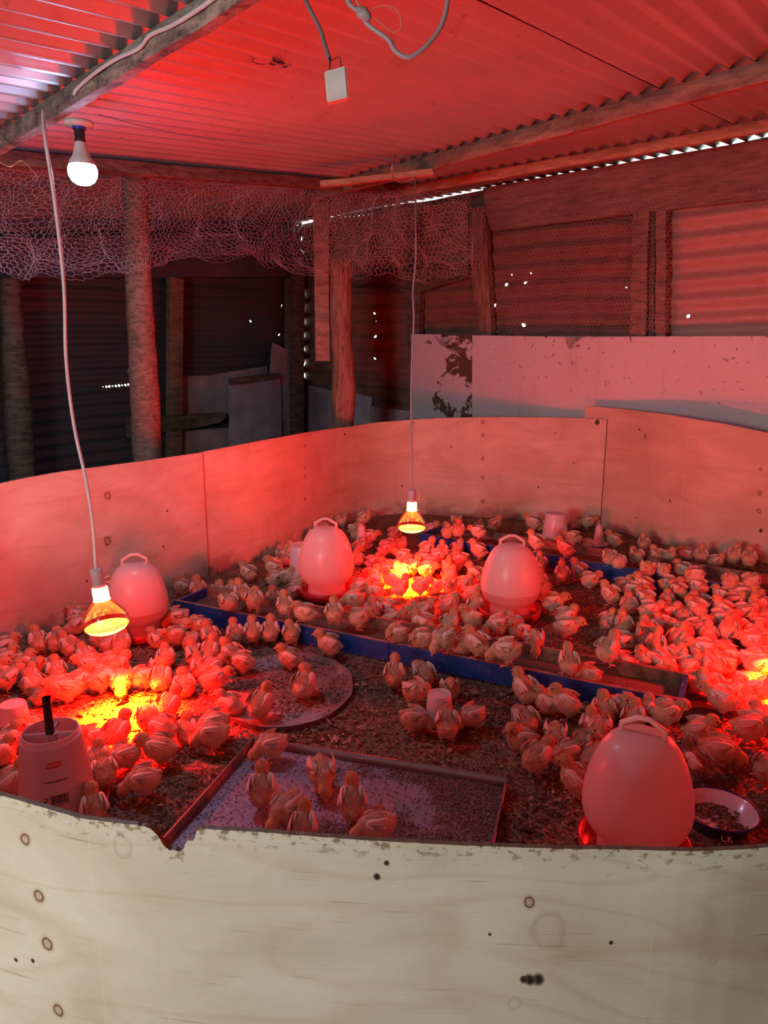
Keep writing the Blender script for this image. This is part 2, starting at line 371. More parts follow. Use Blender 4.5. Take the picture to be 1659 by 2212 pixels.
for lab, poly, pl, off, m in [
    ('tall narrow grey board with a torn top standing in the far corner', [(590, 740), (612, 752), (640, 757), (648, 800), (655, 1000), (585, 1000), (583, 820)], 'V', 4.40, M['grey']),
    ('square grey board leaning beside the tall narrow one', [(498, 822), (606, 815), (610, 1000), (498, 1000)], 'V', 4.36, M['grey']),
    ('cracked grey board with an uneven top beside the dark post', [(392, 812), (440, 812), (520, 800), (578, 790), (578, 900), (392, 895)], 'V', 4.45, M['tan']),
    ('low grey board at the foot of the far wall, left of the square one', [(362, 934), (496, 924), (496, 1010), (362, 1010)], 'V', 4.42, M['tan']),
    ('grey board with stains right of the far corner post', [(652, 828), (724, 845), (724, 1000), (652, 1000)], 'U', 4.29, M['tan']),
    ('plain grey board behind the split post', [(722, 838), (802, 858), (802, 1000), (722, 1000)], 'U', 4.32, M['grey']),
    ('low white strip of board sloping down to the flaking board', [(802, 878), (885, 888), (1030, 905), (1030, 1000), (802, 1000)], 'U', 4.26, M['grey'])]:
    wall_plank('scrap_board', lab, 'board', poly, pl, off, 0.016, m, 0.003, int(poly[0][0]))
wall_plank('rotten_plank', 'dark rotten plank with a ragged end lying across the far wall boards', 'plank', [(278, 905), (480, 892), (492, 902), (470, 915), (380, 930), (278, 945)], 'V', 4.34, 0.03, M['wood_dark'], 0.006, 2)
wall_plank('short_batten', 'short dark batten on top of the square grey board', 'plank', [(498, 818), (604, 806), (606, 816), (500, 832)], 'V', 4.32, 0.03, M['wood_dark'], 0.003, 3)
# upper boards of the back wall and its posts
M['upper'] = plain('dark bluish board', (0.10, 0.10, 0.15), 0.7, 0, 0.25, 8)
for lab, poly, off, m in [
    ('long grey-blue board along the top of the far left wall', [(-300, 520), (640, 500), (632, 598), (-300, 600)], 4.40, M['upper']),
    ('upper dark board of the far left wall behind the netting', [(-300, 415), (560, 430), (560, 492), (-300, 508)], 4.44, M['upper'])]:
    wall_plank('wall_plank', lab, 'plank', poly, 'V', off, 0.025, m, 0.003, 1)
wall_plank('wall_plank', 'dark plank hanging below the netting between the corner and the flaking board', 'plank', [(655, 575), (860, 585), (1010, 560), (1010, 600), (880, 640), (835, 610), (655, 622)], 'U', 4.29, 0.02, M['wood_dark'], 0.003, 8)
wall_plank('wall_plank', 'dark board behind the netting left of the pale cracked post', 'plank', [(760, 470), (1010, 430), (1012, 560), (860, 590), (760, 585)], 'U', 4.32, 0.02, M['wood_mid'], 0.003, 9)
for lab, x0, x1, y0, off, m in [('thin squared post behind the branch post on the far left wall', 366, 394, 596, 4.37, M['wood_mid']), ('black corner post at the far corner of the shed', 634, 656, 560, 4.30, M['wood_dark']),
                      ('short piece of batten beside the far corner post', 622, 644, 600, 4.42, M['wood_mid'])]:
    a, b = on_V(x0, 1040, off), on_V(x1, 1040, off); c = on_V(x0+2, y0, off)
    tag(plank('wall_post', a, c, VD*0.05, (b-a), m, seed=x0), lab, 'post')
def trunk(name, label, pts, radii, m, knots=(), seg=14):
    bm = bmesh.new(); P = spline(pts, 8); rr = []
    for i in range(len(P)): 
        f = i/(len(P)-1)*(len(radii)-1); k = min(int(f), len(radii)-2); rr.append(radii[k]+(radii[k+1]-radii[k])*(f-k))
    tube(bm, P, rr, seg)
    for v in bm.verts: v.co += noise.noise_vector(v.co*14)*0.007+noise.noise_vector(v.co*45)*0.002
    root = obj(name, bm, m); tag(root, label, 'post')
    for (px, py, dep, dx) in knots:
        b2 = bmesh.new(); q = at_depth(px, py, dep); tube(b2, [q-Vector((dx*0.4, 0, 0)), q+Vector((dx, -0.01, 0.006))], [0.016, 0.009], 8); obj('branch_stub', b2, m, root)
    return root
def gp(px, py, Y):   # point on the ray at horizontal distance Y
    r = ray(px, py); return CP+r*(Y/r.y)
trunk('branch_post', 'round branch post with cut side stubs behind the plywood ring, left', [gp(332, 1120, 3.36), gp(320, 985, 3.36), gp(310, 800, 3.36), gp(297, 560, 3.36), gp(290, 350, 3.36)],
      [0.064, 0.064, 0.064, 0.059, 0.054, 0.052], M['bark'], [(337, 880, 3.38, 0.02), (287, 804, 3.38, -0.02), (335, 838, 3.38, 0.012), (302, 915, 3.38, -0.02)])
trunk('split_post', 'split post with rough red-lit grain behind the plywood ring, centre', [gp(738, 1060, 4.56), gp(740, 920, 4.56), gp(742, 810, 4.56), gp(736, 700, 4.56), gp(735, 550, 4.56)],
      [0.062, 0.062, 0.078, 0.064, 0.07, 0.072], M['wood_post'], seg=9)
trunk('branch_post', 'crooked dark branch post at the far left edge', [on_V(55, 1100, 4.3), on_V(40, 900, 4.3), on_V(30, 740, 4.3), on_V(22, 600, 4.3)], [0.07, 0.075, 0.06, 0.05], M['wood_dark'])
a = gp(712, 780, 4.5); b = gp(708, 395, 4.5)
tag(plank('hanging_plank', a, b, Vector((0.0, 0.03, 0)), Vector((-0.085, 0.0, 0)), M['wood_mid'], seed=11, ends=0.02), 'thin plank nailed to the left side of the split post', 'plank')

# ---------------------------------------------------------------- chicken wire
M['wire'] = plain('galvanised wire', (0.50, 0.44, 0.50), 0.5, 0.1)
def netting(name, label, fn, W, H, cell, m, r=0.0007, warp=0.0, seed=0):
    """hexagonal mesh over a sheet W x H metres, fn maps (s,t) to a point"""
    vs = {}; pos = []; ed = set(); dx, dy = cell, cell*0.5
    def vid(k, s, t):
        if k not in vs:
            vs[k] = len(pos); n = noise.noise_vector(Vector((s*9+seed, t*9, 0))); n2 = noise.noise_vector(Vector((s*50, t*50, seed)))
            pos.append(fn(s+n.x*warp+n2.x*cell*0.16, t+n.y*warp+n2.y*cell*0.16))
        return vs[k]
    nx, ny = int(W/dx), int(H/(dy*1.5))
    for j in range(ny):
        for i in range(nx):
            cx = (i+(0.5 if j % 2 else 0))*dx; cy = j*dy*1.5
            ids = []
            for k in range(6):
                ang = math.pi/6+k*math.pi/3; s = cx+dx/math.sqrt(3)*math.cos(ang); t = cy+dy*math.sin(ang)*1.0
                key = (round(s/dx*20), round(t/dy*20)); ids.append(vid(key, s, t))
            for k in range(6): ed.add((min(ids[k], ids[(k+1) % 6]), max(ids[k], ids[(k+1) % 6])))
    me = bpy.data.meshes.new(name); V = []; F = []
    for a, b in ed:
        A, B = pos[a], pos[b]; d = B-A
        if d.length < 1e-5: continue
        d.normalize(); o1 = d.orthogonal().normalized()*r; o2 = d.cross(o1)
        k = len(V)
        for Q in (A, B):
            V += [Q+o1, Q-o1*0.5+o2*0.87, Q-o1*0.5-o2*0.87]
        F += [(k, k+1, k+4, k+3), (k+1, k+2, k+5, k+4), (k+2, k, k+3, k+5)]
    me.from_pydata([tuple(v) for v in V], [], F); me.update()
    return tag(link(name, me, m), label, 'chicken wire')
def header_net(s, t):
    # hangs from the far crosswise beam and bellies out
    A, B = on_roof(-160, 365, 0.05), on_roof(700, 410, 0.05); f = s/(B-A).length; q = A.lerp(B, f); sag = 0.30+0.05*math.sin(f*7)+0.10*min(1, f)
    k = t/0.5; q = q+Vector((0, 0, -1))*(sag*k*(1-0.0*k)) + VD*(0.10*math.sin(k*2.6)+0.04*math.sin(f*19+k*4)*k); return q
netting('wire_netting', 'crumpled chicken wire sagging below the far edge of the ceiling, left of the hanging plank', header_net, 2.75, 0.5, 0.026, M['wire'], 0.0007, 0.05, 1)
def header_net2(s, t): return header_net(s, t)+VD*0.08+Vector((0, 0, -0.02+0.03*math.sin(s*5)))
netting('wire_netting', 'second layer of crumpled chicken wire just behind the sagging one', header_net2, 2.75, 0.46, 0.029, M['wire'], 0.0007, 0.07, 5)
cA, cB, cC, cD = gp(700, 400, 4.3), gp(1020, 420, 4.35), gp(720, 560, 4.35), gp(1010, 600, 4.4)
def corner_net(s, t):
    f, k = s/0.95, t/0.5; a = cA.lerp(cB, f); b = cC.lerp(cD, f)+Vector((0, 0, -0.06*math.sin(f*3.1))); q = a.lerp(b, k); return q+UD*(0.06*math.sin(f*6+k*3))
netting('wire_netting', 'bunched chicken wire right of the split post below the beams', corner_net, 0.95, 0.5, 0.026, M['wire'], 0.0010, 0.06, 3)
wA, wB, wC, wD = on_U(1066, 470, 4.16), on_U(1720, 395, 4.16), on_U(1062, 722, 4.16), on_U(1720, 722, 4.16)
Wn = (wD-wC).length
def wall_net(s, t):
    f, k = s/Wn, t/0.62; return wA.lerp(wB, f).lerp(wC.lerp(wD, f), k)+UD*(0.015*math.sin(f*14+k*5))
netting('wire_netting', 'flat chicken wire stretched over the right wall above the white board', wall_net, Wn, 0.62, 0.024, M['wire'], 0.0007, 0.02, 2)
dA = on_U(1018, 455, 4.14)
def drop_net(s, t):
    a = s/0.12*1.0; return dA+(-VD)*(s+0.02*math.sin(t*20)*0.6+0.03*t)+Vector((0, 0, -t))-UD*(0.03*math.sin(a*3.1))
netting('wire_netting', 'loose torn curl of chicken wire hanging on the pale cracked post', drop_net, 0.12, 0.42, 0.026, M['wire'], 0.0011, 0.03, 9)
# ================================================================ plywood brooder ring
RING = [(-0.40, 0.66), (-0.29, 0.625), (-0.20, 0.605), (-0.05, 0.59), (0.07, 0.585), (0.20, 0.58), (0.36, 0.585), (0.75, 0.66), (1.3, 0.95), (1.85, 1.5), (2.12, 2.2), (2.12, 2.9), (1.92, 3.46), (1.58, 3.76), (1.28, 4.22), (1.0, 4.40), (0.60, 4.52), (0.09, 4.62), (-0.22, 4.36), (-0.56, 3.70), (-0.88, 3.25), (-1.24, 2.70), (-1.37, 2.48), (-1.52, 2.0), (-1.45, 1.5), (-1.1, 1.05), (-0.7, 0.78)]
ring_pts = [Vector((p.x, p.y)) for p in spline([Vector((x, y, 0)) for x, y in RING]+[Vector((RING[0][0], RING[0][1], 0))], 6)]
cum = [0.0]
for i in range(1, len(ring_pts)): cum.append(cum[-1]+(ring_pts[i]-ring_pts[i-1]).length)
def ring_hit(px, py, far=True):
    """arc length and height where the pixel's ray meets the ring wall"""
    r = ray(px, py); best = None
    for i in range(len(ring_pts)-1):
        a, b = ring_pts[i], ring_pts[i+1]; d = b-a; den = r.x*d.y-r.y*d.x
        if abs(den) < 1e-9: continue
        t = (a.x*d.y-a.y*d.x)/den; s = (a.x*r.y-a.y*r.x)/den
        if t > 0 and -1e-6 <= s <= 1+1e-6:
            if best is None or (t > best[0]) == far: best = (t, cum[i]+s*(cum[i+1]-cum[i]))
    return best[1], CH+best[0]*r.z
def ring_at(s):
    s = s % cum[-1]
    for i in range(len(cum)-1):
        if cum[i+1] >= s: k = (s-cum[i])/max(1e-9, cum[i+1]-cum[i]); return ring_pts[i].lerp(ring_pts[i+1], k), (ring_pts[i+1]-ring_pts[i]).normalized()
    return ring_pts[-1], (ring_pts[-1]-ring_pts[-2]).normalized()
def knot_nodes(t, col, uv, knots, wob):
    for (u, v, r, kind) in knots:
        q = t.vm('SUBTRACT', uv, (u, v, 0)); q = t.vm('MULTIPLY', q, (1/r, 0.85/r, 0)); q = t.vm('ADD', q, wob)
        d = t.n('VectorMath', {'operation': 'LENGTH'}, i0=q).outputs['Value']
        if kind == 'ring':   f = t.ramp(t.math('MULTIPLY', d, 0.5), [(0.30, (0.48, 0.33, 0.24, 0.75)), (0.42, (0.10, 0.05, 0.03, 0.95)), (0.50, (0.16, 0.08, 0.04, 0.9)), (0.62, (0.45, 0.25, 0.12, 0.35)), (0.9, (0.6, 0.4, 0.2, 0.0))])
        elif kind == 'dark': f = t.ramp(t.math('MULTIPLY', d, 0.5), [(0.35, (0.03, 0.018, 0.012, 1)), (0.55, (0.10, 0.055, 0.03, 0.8)), (0.8, (0.3, 0.2, 0.1, 0.0))])
        else:                f = t.ramp(t.math('MULTIPLY', d, 0.5), [(0.25, (0.5, 0.36, 0.22, 0.0)), (0.46, (0.30, 0.16, 0.09, 0.3)), (0.60, (0.5, 0.36, 0.22, 0.0))])
        col = t.mix(f.outputs[1], col, f.outputs[0])
    return col
def ply_mat(name, knots=(), seams=(), tint=(1, 1, 1), dirty=1.0, mottle=1.0):
    t = NT(name); uv = t.uv(); e = t.uv('Edge')
    c1, c2 = tuple(a*b for a, b in zip((0.60, 0.54, 0.42), tint)), tuple(a*b for a, b in zip((0.76, 0.72, 0.60), tint))
    warp = t.vm('ADD', uv, t.vm('MULTIPLY', t.n('TexNoise', None, Vector=uv, Scale=5.0, Detail=2.0).outputs[1], (0.0, 0.09, 0)))
    g = t.noise(t.scale(warp, (1.6, 26, 1)), 1.0, 5, 0.3); fine = t.noise(t.scale(uv, (14, 420, 1)), 1.0, 2); blo = t.noise(t.scale(uv, (3, 5, 1)), 1.5, 5, 0.6)
    col = t.mix(t.ramp(blo, [(0.35, 0.0), (0.7, 1.0)]).outputs[0], c1, c2)
    # cathedral figure: thin reddish contour lines
    wv = t.math('FRACT', t.math('MULTIPLY', t.noise(t.scale(uv, (1.7, 6.0, 1)), 1.0, 2.0, 0.4), 9.0))
    line = t.ramp(wv, [(0.0, 0.0), (0.36, 0.0), (0.5, 1.0), (0.72, 0.0), (1.0, 0.0)]).outputs[0]
    col = t.mix(t.math('MULTIPLY', line, 0.16*mottle), col, (0.50, 0.29, 0.14))
    col = t.mix(t.math('MULTIPLY', t.ramp(g, [(0.55, 0.0), (0.72, 1.0)]).outputs[0], 0.40), col, (0.50, 0.32, 0.17))
    dash = t.ramp(t.noise(t.scale(uv, (9, 230, 1)), 1.0, 3), [(0.66, 0.0), (0.72, 1.0)]).outputs[0]
    col = t.mix(t.math('MULTIPLY', dash, 0.45), col, (0.27, 0.15, 0.08))
    pale = t.ramp(t.noise(uv, 26, 4, 1.2), [(0.55, 0.0), (0.75, 1.0)]).outputs[0]; col = t.mix(t.math('MULTIPLY', pale, 0.18*mottle), col, (0.86, 0.82, 0.72))
    col = t.mix(t.math('MULTIPLY', fine, 0.12), col, (0.4, 0.28, 0.17))
    wob = t.vm('MULTIPLY', t.vm('SUBTRACT', t.n('TexNoise', None, Vector=uv, Scale=45.0).outputs[1], (0.5, 0.5, 0.5)), (0.9, 0.9, 0))
    col = knot_nodes(t, col, uv, knots, wob)
    s = t.n('SeparateXYZ', None, i0=uv)
    for (u, wd) in seams:
        f = t.math('LESS_THAN', t.math('ABSOLUTE', t.math('SUBTRACT', s.outputs[0], u)), wd); col = t.mix(t.math('MULTIPLY', f, 0.35), col, (0.8, 0.66, 0.5))
    ev = t.n('SeparateXYZ', None, i0=e).outputs[1]
    near = t.ramp(ev, [(0.0, 1.0), (0.008, 0.7), (0.035, 0.0)]).outputs[0]
    sp = t.ramp(t.math('ADD', t.noise(t.scale(uv, (1, 1.3, 1)), 95, 4, 0.1, 0.6), t.math('MULTIPLY', near, 0.13)), [(0.63, 0.0), (0.70, 1.0)]).outputs[0]
    col = t.mix(t.math('MULTIPLY', t.math('MULTIPLY', sp, near), dirty), col, (0.20, 0.13, 0.06))
    edge = t.math('LESS_THAN', ev, 0.0012); col = t.mix(t.math('MULTIPLY', edge, 0.9), col, (0.13, 0.085, 0.055))
    low = t.ramp(s.outputs[1], [(0.0, 1.0), (0.12, 0.0)]).outputs[0]
    stain = t.ramp(t.math('ADD', t.noise(t.scale(uv, (1, 1, 1)), 9, 5, 0.5), t.math('MULTIPLY', low, 0.2)), [(0.60, 0.0), (0.72, 0.8)]).outputs[0]
    col = t.mix(t.math('MULTIPLY', stain, low), col, (0.24, 0.17, 0.12))
    t.bump(t.math('ADD', g, fine), 0.12, 0.002)
    return t.base(col, 0.55)
def ply_sheet(name, label, s0, s1, topf, off, m, th=0.009, du=0.012, knobs=None):
    """upright curved sheet following the ring between arc lengths s0 and s1; off moves it outward"""
    bm = bmesh.new(); uvl = bm.loops.layers.uv.new('UVMap'); el = bm.loops.layers.uv.new('Edge')
    n = max(8, int((s1-s0)/du)); cols = []; nz = 3
    for i in range(n+1):
        s = s0+(s1-s0)*i/n; p, d = ring_at(s); nr = Vector((d.y, -d.x)); top = topf(s)
        col = []
        for face in (0, 1):
            q = p+nr*(off+(th if face else 0))
            col.append([(bm.verts.new((q.x, q.y, -0.02+(top+0.02)*k/nz)), s, -0.02+(top+0.02)*k/nz, top) for k in range(nz+1)])
        cols.append(col)
    def face(vs, e0=False):
        f = bm.faces.new([v[0] for v in vs])
        for l, v in zip(f.loops, vs): l[uvl].uv = (v[1], v[2]); l[el].uv = (v[1], 0.0 if e0 else v[3]-v[2]+0.002)
        return f
    for i in range(n):
        a, b = cols[i], cols[i+1]
        for k in range(nz):
            face((a[0][k], b[0][k], b[0][k+1], a[0][k+1])); face((a[1][k+1], b[1][k+1], b[1][k], a[1][k]))
        face((a[0][nz], b[0][nz], b[1][nz], a[1][nz]), True)
    for c in (cols[0], cols[-1]):
        for k in range(nz): face((c[0][k], c[0][k+1], c[1][k+1], c[1][k]), True)
    bmesh.ops.recalc_face_normals(bm, faces=bm.faces)
    o = obj(name, bm, m); shade_auto(o, 40); return tag(o, label, 'plywood panel', 'plywood sheets of the brooder ring')
def top_interp(pix, far):
    K = sorted(ring_hit(x, y, far) for x, y in pix)
    def f(s):
        if s <= K[0][0]: return K[0][1]
        for (a, za), (b, zb) in zip(K, K[1:]):
            if s <= b: return za+(zb-za)*(s-a)/max(1e-9, b-a)
        return K[-1][1]
    return f, K
L_ = cum[-1]
# the front sheet crosses arc length 0, so shift it by one full turn
def fh(px, py):
    s, z = ring_hit(px, py, False); return (s+L_ if s < L_*0.3 else s), z
fpix = [(0, 1712), (60, 1728), (180, 1763), (250, 1772), (300, 1777), (320, 1781), (335, 1790), (345, 1800), (357, 1822), (368, 1830), (385, 1833), (398, 1834), (402, 1822), (405, 1812), (424, 1809), (426, 1787), (440, 1785), (560, 1792), (700, 1803), (850, 1813), (1000, 1821), (1300, 1829), (1659, 1824)]
FK = sorted(fh(x, y) for x, y in fpix)
def front_top(s):
    if s <= FK[0][0]: return FK[0][1]
    for (a, za), (b, zb) in zip(FK, FK[1:]):
        if s <= b:
            k = (s-a)/max(1e-9, b-a); return za+(zb-za)*k + (0.0015*noise.noise(Vector((s*220, 0, 0))) if FK[4][0] < s < FK[16][0] else 0.0004*noise.noise(Vector((s*120, 0, 0))))
    return FK[-1][1]
fk = lambda px, py, r, kind: (*fh(px, py), r, kind)
front_knots = [fk(60, 1808, .0052, 'ring'), fk(90, 1931, .0056, 'ring'), fk(107, 2033, .0062, 'ring'), fk(131, 2177, .006, 'ring'), fk(1143, 1943, .0045, 'ring'), fk(1162, 2107, .0045, 'dark'), fk(1143, 2109, .0042, 'dark'), fk(1130, 2109, .0028, 'dark'),
    fk(815, 1888, .0026, 'dark'), fk(1183, 2005, .0165, 'faint'), fk(40, 2068, .0018, 'dark'), fk(76, 2070, .002, 'dark'), fk(269, 1825, .010, 'faint'), fk(1318, 2030, .0016, 'dark'), fk(1058, 2012, .0012, 'dark'), fk(835, 1858, .002, 'dark'), fk(1535, 2070, .004, 'faint'), fk(1110, 2160, .006, 'faint'), fk(1535, 2040, .0016, 'faint')]
M['ply_front'] = ply_mat('new pale plywood', front_knots, [(fh(205, 1900)[0], 0.0008), (fh(1412, 1950)[0], 0.0006)], (1.05, 1.04, 1.02), 1.0, 1.3)
ply_sheet('plywood_sheet', 'pale knotty plywood sheet nearest the camera with a chipped notch in its top', L_-0.95, L_+1.6, front_top, -0.002, M['ply_front'], th=0.0055, du=0.002)
# far sheets
sA, _ = ring_hit(427, 1000); sB, _ = ring_hit(1303, 1000); sC, _ = ring_hit(1256, 1000); sD, _ = ring_hit(2300, 1000) if False else (1.6, 0)
tl, _ = top_interp([(0, 1043), (60, 1030), (130, 1018), (200, 1009), (300, 996), (427, 978)], True)
tm, _ = top_interp([(427, 978), (560, 952), (650, 936), (760, 921), (860, 909), (950, 903), (1040, 901), (1200, 902), (1303, 905)], True)
tr, _ = top_interp([(1256, 877), (1303, 880), (1450, 897), (1560, 915), (1659, 936)], True)
bk = lambda px, py, r, kind: (*ring_hit(px, py), r, kind)
mk = [bk(659, y, .008, 'ring') for y in (963, 1010, 1030, 1078)]+[bk(1043, y, .009, 'ring') for y in (912, 940, 990, 1032, 1083, 1110)]+[bk(893, 914, .007, 'ring'), bk(1290, 912, .012, 'dark'), bk(745, 938, .006, 'dark'), bk(868, 1050, .004, 'dark'), bk(975, 965, .004, 'dark'), bk(1163, 1052, .004, 'dark'), bk(1200, 935, .003, 'dark'), bk(1240, 1000, .003, 'dark')]
M['ply_mid'] = ply_mat('used plywood', mk, [(ring_hit(x, 1000)[0], 0.002) for x in (545, 795, 800, 920, 1033, 1046)], (1.0, 0.98, 0.95), 0.8, 0.8)
lk = [bk(229, 1070, .013, 'ring'), bk(225, 1108, .008, 'faint'), bk(229, 1168, .014, 'ring'), bk(350, 1180, .004, 'dark'), bk(358, 1103, .004, 'dark'), bk(184, 1254, .004, 'dark')]
M['ply_left'] = ply_mat('smooth plywood', lk, [(ring_hit(x, 1200)[0], 0.0015) for x in (128, 148)], (1.0, 0.98, 0.97), 0.4, 0.7)
rk = [bk(1391, 943, .009, 'ring'), bk(1378, 928, .005, 'dark'), bk(1640, 1067, .009, 'ring'), bk(1638, 1105, .009, 'ring'), bk(1642, 1015, .007, 'ring'), bk(1642, 1147, .007, 'dark'), bk(1444, 1082, .005, 'dark'), bk(1370, 1118, .003, 'dark'), bk(1500, 1135, .004, 'faint')]
M['ply_right'] = ply_mat('reddish plywood', rk, [(ring_hit(1478, 1000)[0], 0.002)], (0.95, 0.86, 0.80), 0.3, 0.7)
ply_sheet('plywood_sheet', 'left curved plywood sheet of the ring behind the left heat lamp', sA-0.02, L_-0.9, tl, -0.010, M['ply_left'])
ply_sheet('plywood_sheet', 'middle plywood sheet of the ring behind the centre heat lamp', sB-0.005, sA+0.12, tm, 0.0, M['ply_mid'])
ply_sheet('plywood_sheet', 'right plywood sheet of the ring, higher top corner overlapped by the middle one', 1.55, sC+0.0, tr, 0.012, M['ply_right'])
# ================================================================ electric things
def emis(name, col, s, transp=0.0):
    t = NT(name); e = t.n('Emission', None, Color=(*col, 1), Strength=s)
    if transp > 0:
        tr = t.n('BsdfTransparent'); ms = t.n('MixShader', None, i0=transp, i1=e.outputs[0], i2=tr.outputs[0]); t.t.links.new(ms.outputs[0], t.out.inputs[0])
    else: t.t.links.new(e.outputs[0], t.out.inputs[0])
    return t.m
def clear_glass(name, tint, rough=0.05, k=0.5):
    t = NT(name); tr = t.n('BsdfTransparent', None, Color=(*tint, 1)); gl = t.n('BsdfGlossy', None, Color=(0.85, 0.82, 0.8, 1), Roughness=rough)
    f = t.n('LayerWeight', None, Blend=k).outputs[1]
    nz = t.ramp(t.noise(t.obj(), 60, 5), [(0.5, 0.0), (0.62, 0.45)]).outputs[0]
    ms = t.n('MixShader', None, i0=t.math('MAXIMUM', f, nz), i1=tr.outputs[0], i2=gl.outputs[0]); t.t.links.new(ms.outputs[0], t.out.inputs[0]); return t.m
M['lamp_face'] = emis('glowing red bulb face', (1.0, 0.80, 0.14), 6.0, 0.5)
M['lamp_band'] = emis('red glass band', (0.9, 0.004, 0.004), 1.0, 0.35)
M['lamp_neck'] = emis('glowing lamp neck', (1.0, 0.78, 0.30), 5.0, 0.4)
M['lamp_glass'] = clear_glass('silvered lamp glass', (0.95, 0.72, 0.62), 0.08, 0.35)
M['white_plastic'] = plain('white plastic', (0.80, 0.78, 0.76), 0.4)
M['holder_grey'] = plain('grey ceramic holder', (0.50, 0.48, 0.50), 0.5)
M['cord_white'] = plain('white flat cable', (0.80, 0.82, 0.85), 0.35)
M['cord_grey'] = plain('grey cable', (0.42, 0.38, 0.40), 0.4)
M['black'] = plain('black plastic', (0.02, 0.018, 0.02), 0.4)
M['copper'] = plain('bare copper wire', (0.75, 0.42, 0.25), 0.35, 0.7)
def point(name, loc, e, col, r, parent):
    ld = bpy.data.lights.new(name, 'POINT'); ld.energy = e; ld.color = col; ld.shadow_soft_size = r
    o = bpy.data.objects.new(name, ld); C.objects.link(o); o.location = loc; o.parent = parent; return o
def spot(name, loc, e, col, r, parent, ang=95, blend=0.9):
    ld = bpy.data.lights.new(name, 'SPOT'); ld.energy = e; ld.color = col; ld.shadow_soft_size = r; ld.spot_size = math.radians(ang); ld.spot_blend = blend
    o = bpy.data.objects.new(name, ld); C.objects.link(o); o.location = loc; o.parent = parent; return o
def heat_lamp(label, top, tilt=(0, 0), sc_=1.0, holder='holder_grey', pw=1.0, ps=1.0):
    """reflector heat lamp hanging from the top point of its holder"""
    root = thing('heat_lamp', label, 'heat lamp', top); root.rotation_euler = (tilt[0], tilt[1], 0); root.scale = (sc_,)*3
    bm = bmesh.new(); lathe(bm, [(0.004, 0), (0.015, -0.001), (0.017, -0.006), (0.0165, -0.040), (0.018, -0.044), (0.019, -0.052), (0.016, -0.052)], 28, True); lh_ = obj('lamp_holder', bm, M[holder], root)
    bm = bmesh.new(); lathe(bm, [(0.016, -0.050), (0.021, -0.056), (0.022, -0.070), (0.0215, -0.086), (0.024, -0.092)], 32); obj('lamp_neck', bm, M['lamp_neck'], root)
    bm = bmesh.new(); lathe(bm, [(0.024, -0.092), (0.031, -0.100), (0.045, -0.116), (0.055, -0.132), (0.0605, -0.146), (0.0625, -0.156)], 48); obj('reflector_glass', bm, M['lamp_glass'], root)
    bm = bmesh.new(); lathe(bm, [(0.0625, -0.156), (0.0622, -0.162), (0.0600, -0.168)], 48); obj('red_band', bm, M['lamp_band'], root)
    bm = bmesh.new(); lathe(bm, [(0.0600, -0.168), (0.052, -0.177), (0.038, -0.184), (0.020, -0.188), (0.001, -0.189)], 48); obj('lamp_face', bm, M['lamp_face'], root)
    bm = bmesh.new(); tube(bm, spline([(0.016, 0, -0.03), (0.030, 0.004, -0.026), (0.036, 0, -0.034), (0.026, -0.004, -0.040), (0.020, 0, -0.036), (0.034, 0, -0.047)], 6), 0.0010, 5); obj('twisted_wire', bm, M['copper'], lh_)
    point('heat_glow', (0, 0, -0.168), RED_POINT*pw, RED_COL, 0.03, root); spot('heat_beam', (0, 0, -0.192), RED_SPOT*ps, SPOT_COL, 0.03, root, 115, 1.0); spot('heat_core', (0, 0, -0.192), CORE*ps, CORE_COL, 0.025, root, 70, 1.0)
    return root
def cord(name, label, pts, r, m, seg=8, cat='cord'):
    bm = bmesh.new(); tube(bm, spline(pts, 10), r, seg); return tag(obj(name, bm, m), label, cat)
lampL = at_depth(207, 1228, 2.04); lampC = at_depth(890, 1058, 3.20); lampR = Vector((1.24, 2.06, 0.45))
heat_lamp('red heat lamp hanging low at the left in front of a pink drinker', lampL, (0.0, -0.10), 1.0, pw=0.85)
heat_lamp('red heat lamp hanging in the centre over the crowd between two drinkers', lampC, (0, 0), 1.0, pw=1.35)
heat_lamp('red heat lamp over the crowd at the right edge', lampR, (0, 0), 1.0, pw=1.9)
def dl(px, py, d): return at_depth(px, py, d)
top = on_roof(93, 240, 0.06)
P = [top, dl(98, 300, 1.75), dl(120, 450, 1.8), dl(138, 620, 1.87), dl(143, 780, 1.93), dl(160, 920, 1.98), dl(185, 1035, 2.0), dl(200, 1130, 2.02), lampL-Vector((0, 0, 0.004))]
cord('lamp_cord', 'long white cord from the grey beam down to the left heat lamp', P, 0.0045, M['cord_white'])
tc = on_roof(897, 383, 0.07)
cord('lamp_cord', 'thin grey cord from the dark beam down to the centre heat lamp', [tc, dl(898, 480, 3.25), dl(898, 560, 3.24), dl(892, 630, 3.23), dl(894, 690, 3.22), dl(890, 770, 3.22), dl(888, 850, 3.21), dl(889, 960, 3.2), dl(890, 1020, 3.2), lampC-Vector((0, 0, 0.004))], 0.0038, M['cord_grey'])
cord('cord_loop', 'cord looped around the dark beam above the centre heat lamp', [on_roof(853, 335, 0.03), on_roof(847, 360, 0.09), on_roof(850, 384, 0.115), on_roof(870, 392, 0.118), on_roof(899, 384, 0.1)], 0.0045, M['cord_grey'])
cord('lamp_cord', 'cord above the heat lamp at the right edge', [lampR, lampR+Vector((0, 0, 0.6)), Vector((1.24, 2.06, roof_z(1.24, 2.06, 0.03)))], 0.004, M['cord_grey'])
